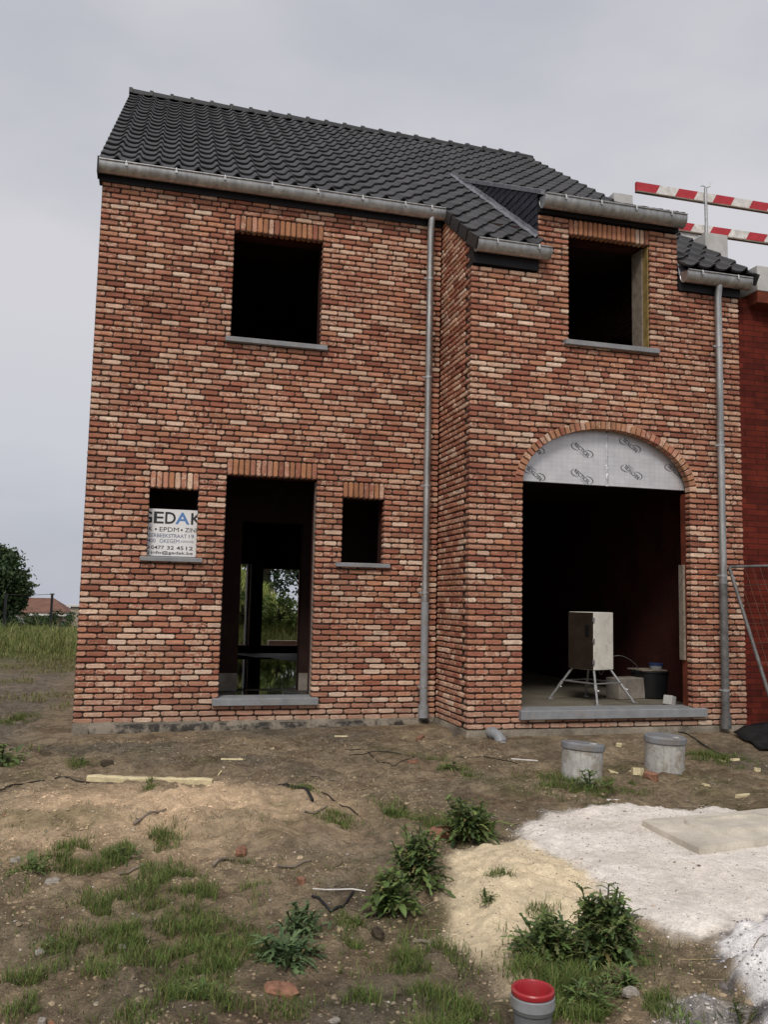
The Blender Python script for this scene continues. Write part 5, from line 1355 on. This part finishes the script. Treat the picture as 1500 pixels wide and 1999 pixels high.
mb = MB(); mb.add([(-14, 73.6, ze), (-5.9, 73.6, ze), (-5.9, 82.4, ze), (-14, 82.4, ze), (-11.8, 78, .95), (-7.6, 78, .95)], [(0, 1, 5, 4), (1, 2, 5), (2, 3, 4, 5), (3, 0, 4), (3, 2, 1, 0)]); mb.build('roof', M['tile_red'], fh)
mb = MB(); mb.box((-9.2, 73.0, ze - .25), (-5.2, 73.9, ze - .08)); mb.build('eaves_board', M['white_paint'], fh)
mb = MB(); mb.box((-10.9, 77.6, .6), (-10.5, 78, 1.2)); mb.build('chimney', M['tile_red'], fh.children[1])
zs = gz(-7.9, 56)
gs = thing('garden_shed', 'small distant shed with a sloping grey roof', 'shed', (-7.9, 56, zs))
mb = MB(); mb.box((-8.6, 55.4, zs - .3), (-7.2, 57, -1.0)); mb.build('wall', M['far_wall'], gs)
mb = MB(); mb.add([(-8.9, 55.2, -.55), (-8.0, 55.2, -.25), (-6.9, 55.2, -.98), (-8.9, 57.2, -.55), (-8.0, 57.2, -.25), (-6.9, 57.2, -.98), (-8.9, 55.2, -1.0), (-8.9, 57.2, -1.0)], [(0, 1, 4, 3), (1, 2, 5, 4), (0, 6, 2, 1), (3, 4, 5, 7)]); mb.build('roof', M['lid'], gs)
gp = thing('garden_pavilion', 'far flat roofed outbuilding just left of the house corner', 'shed', (-4.4, 66, gz(-4.4, 66)))
zq = gz(-4.4, 66)
mb = MB(); mb.box((-5.1, 65.2, zq - .3), (-3.2, 67, .35)); mb.build('wall', M['far_wall'], gp)
mb = MB(); mb.box((-5.4, 65, .352), (-3.0, 67.2, .50)); mb.build('roof', M['white_paint'], gp)
for x, y, hgt, m, lb in ((-5.05, 30.5, 1.72, 'black', 'dark iron fence post in the meadow'), (-3.2, 30.5, 1.75, 'black', 'dark iron fence post beside the house corner'), (-5.9, 31, 1.05, 'grey_wood', 'pale wooden stake in the meadow, left one'), (-5.45, 31, 1.1, 'grey_wood', 'pale wooden stake in the meadow, right one leaning')):
    mb = MB(); z = gz(x, y); r = .045
    if m == 'black': mb.box((x - .05, y - .05, z - .3), (x + .05, y + .05, z + hgt), bev=.008); mb.box((x - .09, y - .06, z + hgt), (x + .09, y + .06, z + hgt + .05))
    else: mb.tube([(x, y, z - .2), (x + (.10 if 'right' in lb else 0), y, z + hgt)], [.055, .05], 8)
    single('fence_post', mb, M[m], lb, 'post', 'posts standing in the meadow')
cable([(-5.05, 30.5, gz(-5.05, 30.5) + 1.74), (-4.1, 30.5, gz(-4.1, 30.5) + 1.72), (-3.2, 30.5, gz(-3.2, 30.5) + 1.77)], .012, 'wire strung between the two dark fence posts', 'fence_wire')
# behind the house, seen through the doorway
for i, (x, y, r, hh, lb) in enumerate([(3.1, 13.2, .75, .9, 'leafy shrub left behind the rear door opening'), (4.1, 13.6, .9, .85, 'leafy shrub in the middle behind the rear door opening'), (5.2, 13.8, .85, .8, 'leafy shrub right behind the rear door opening'), (2.2, 14.5, .8, 1.0, 'leafy shrub behind the narrow rear opening')]):
    z = gz(x, y); tree('shrub', lb, x, y, z, hh, (r, .6, hh * .5), z + hh * .55, 34, 40, .055, cols=[(.17, .25, .06), (.21, .28, .075), (.13, .20, .05)], cat='shrub', group='shrubs on the bank behind the house')
for i, (x, y, hh, lb) in enumerate([(5.0, 24.5, 9.0, 'dark conifer behind the earth bank, right one'), (2.6, 25.5, 9.0, 'dark conifer behind the earth bank, left one'), (7.6, 26, 8.5, 'dark conifer behind the earth bank, farthest right')]):
    z = gz(x, y); tree('conifer', lb, x, y, z, hh, (1.7, 1.5, hh * .5), z + hh * .5, 130, 44, .12, cols=[(.016, .032, .014), (.022, .042, .018)], group='conifers behind the house')
mb = MB(); mb.box((3.45, 10.5, -.2), (4.6, 10.75, .36), bev=.01); single('stone_step', mb, M['slab'], 'pale concrete ledge outside the rear door', 'ledge')

# ------------------------------------------------------------------ light, sky, camera
W = bpy.data.worlds.new('World'); S.world = W; W.use_nodes = True
t = W.node_tree; bg = t.nodes['Background']
sky = t.nodes.new('ShaderNodeTexSky'); sky.sky_type = 'NISHITA'; sky.sun_disc = False
EL, AZ = math.radians(46), math.radians(205)           # sun behind the camera, slightly left
sky.sun_elevation = EL; sky.sun_rotation = AZ; sky.air_density = 1; sky.dust_density = 3
tc = t.nodes.new('ShaderNodeTexCoord'); mp = t.nodes.new('ShaderNodeMapping'); mp.inputs['Scale'].default_value = (1, 1, 2.6)
t.links.new(tc.outputs['Generated'], mp.inputs['Vector'])
nz = t.nodes.new('ShaderNodeTexNoise'); nz.inputs['Scale'].default_value = 1.7; nz.inputs['Detail'].default_value = 5; nz.inputs['Roughness'].default_value = .5
t.links.new(mp.outputs[0], nz.inputs['Vector'])
rp_ = t.nodes.new('ShaderNodeValToRGB'); e = rp_.color_ramp.elements
e[0].position = .36; e[0].color = (4.15, 4.22, 4.65, 1); e[1].position = .62; e[1].color = (5.5, 5.4, 5.6, 1)
t.links.new(nz.outputs['Fac'], rp_.inputs['Fac'])
sx = t.nodes.new('ShaderNodeSeparateXYZ'); t.links.new(tc.outputs['Generated'], sx.inputs[0])
r2 = t.nodes.new('ShaderNodeValToRGB'); e = r2.color_ramp.elements
e[0].position = .0; e[0].color = (.80, .84, .90, 1); e[1].position = .30; e[1].color = (1, 1, 1, 1)
t.links.new(sx.outputs['Z'], r2.inputs['Fac'])
ml = t.nodes.new('ShaderNodeMix'); ml.data_type = 'RGBA'; ml.blend_type = 'MULTIPLY'; ml.inputs['Factor'].default_value = 1
t.links.new(rp_.outputs['Color'], ml.inputs['A']); t.links.new(r2.outputs['Color'], ml.inputs['B'])
mx = t.nodes.new('ShaderNodeMix'); mx.data_type = 'RGBA'; mx.inputs['Factor'].default_value = .90
t.links.new(sky.outputs['Color'], mx.inputs['A']); t.links.new(ml.outputs['Result'], mx.inputs['B'])
t.links.new(mx.outputs['Result'], bg.inputs['Color']); bg.inputs['Strength'].default_value = .089
sl_ = bpy.data.lights.new('Sun', 'SUN'); sl_.energy = 1.5; sl_.angle = math.radians(18); sl_.color = (1, .96, .90)
so = bpy.data.objects.new('Sun', sl_); COL.objects.link(so)
dv = Vector((math.sin(AZ) * math.cos(EL), math.cos(AZ) * math.cos(EL), math.sin(EL)))    # towards the sun
so.rotation_euler = dv.to_track_quat('Z', 'Y').to_euler()

cam = bpy.data.cameras.new('Camera'); co = bpy.data.objects.new('Camera', cam); COL.objects.link(co); S.camera = co
cam.sensor_fit = 'VERTICAL'; cam.sensor_height = 24; cam.lens = 1705.49 / 1999 * 24; cam.clip_end = 2000; cam.clip_start = .05
yaw, pitch, roll = .26402995, .10150818, .02063821
f = Vector((math.sin(yaw) * math.cos(pitch), math.cos(yaw) * math.cos(pitch), math.sin(pitch))); r = Vector((math.cos(yaw), -math.sin(yaw), 0)); u = r.cross(f)
rr = math.cos(roll) * r + math.sin(roll) * u; uu = -math.sin(roll) * r + math.cos(roll) * u
co.matrix_world = Matrix(((rr.x, uu.x, -f.x, .664), (rr.y, uu.y, -f.y, -9.701), (rr.z, uu.z, -f.z, 1.316), (0, 0, 0, 1)))
S.view_settings.view_transform = 'Standard'; S.view_settings.look = 'None'; S.view_settings.gamma = 1; S.view_settings.exposure = .50
S.render.engine = 'CYCLES'
S.cycles.max_bounces = 6; S.cycles.diffuse_bounces = 3; S.cycles.use_denoising = True
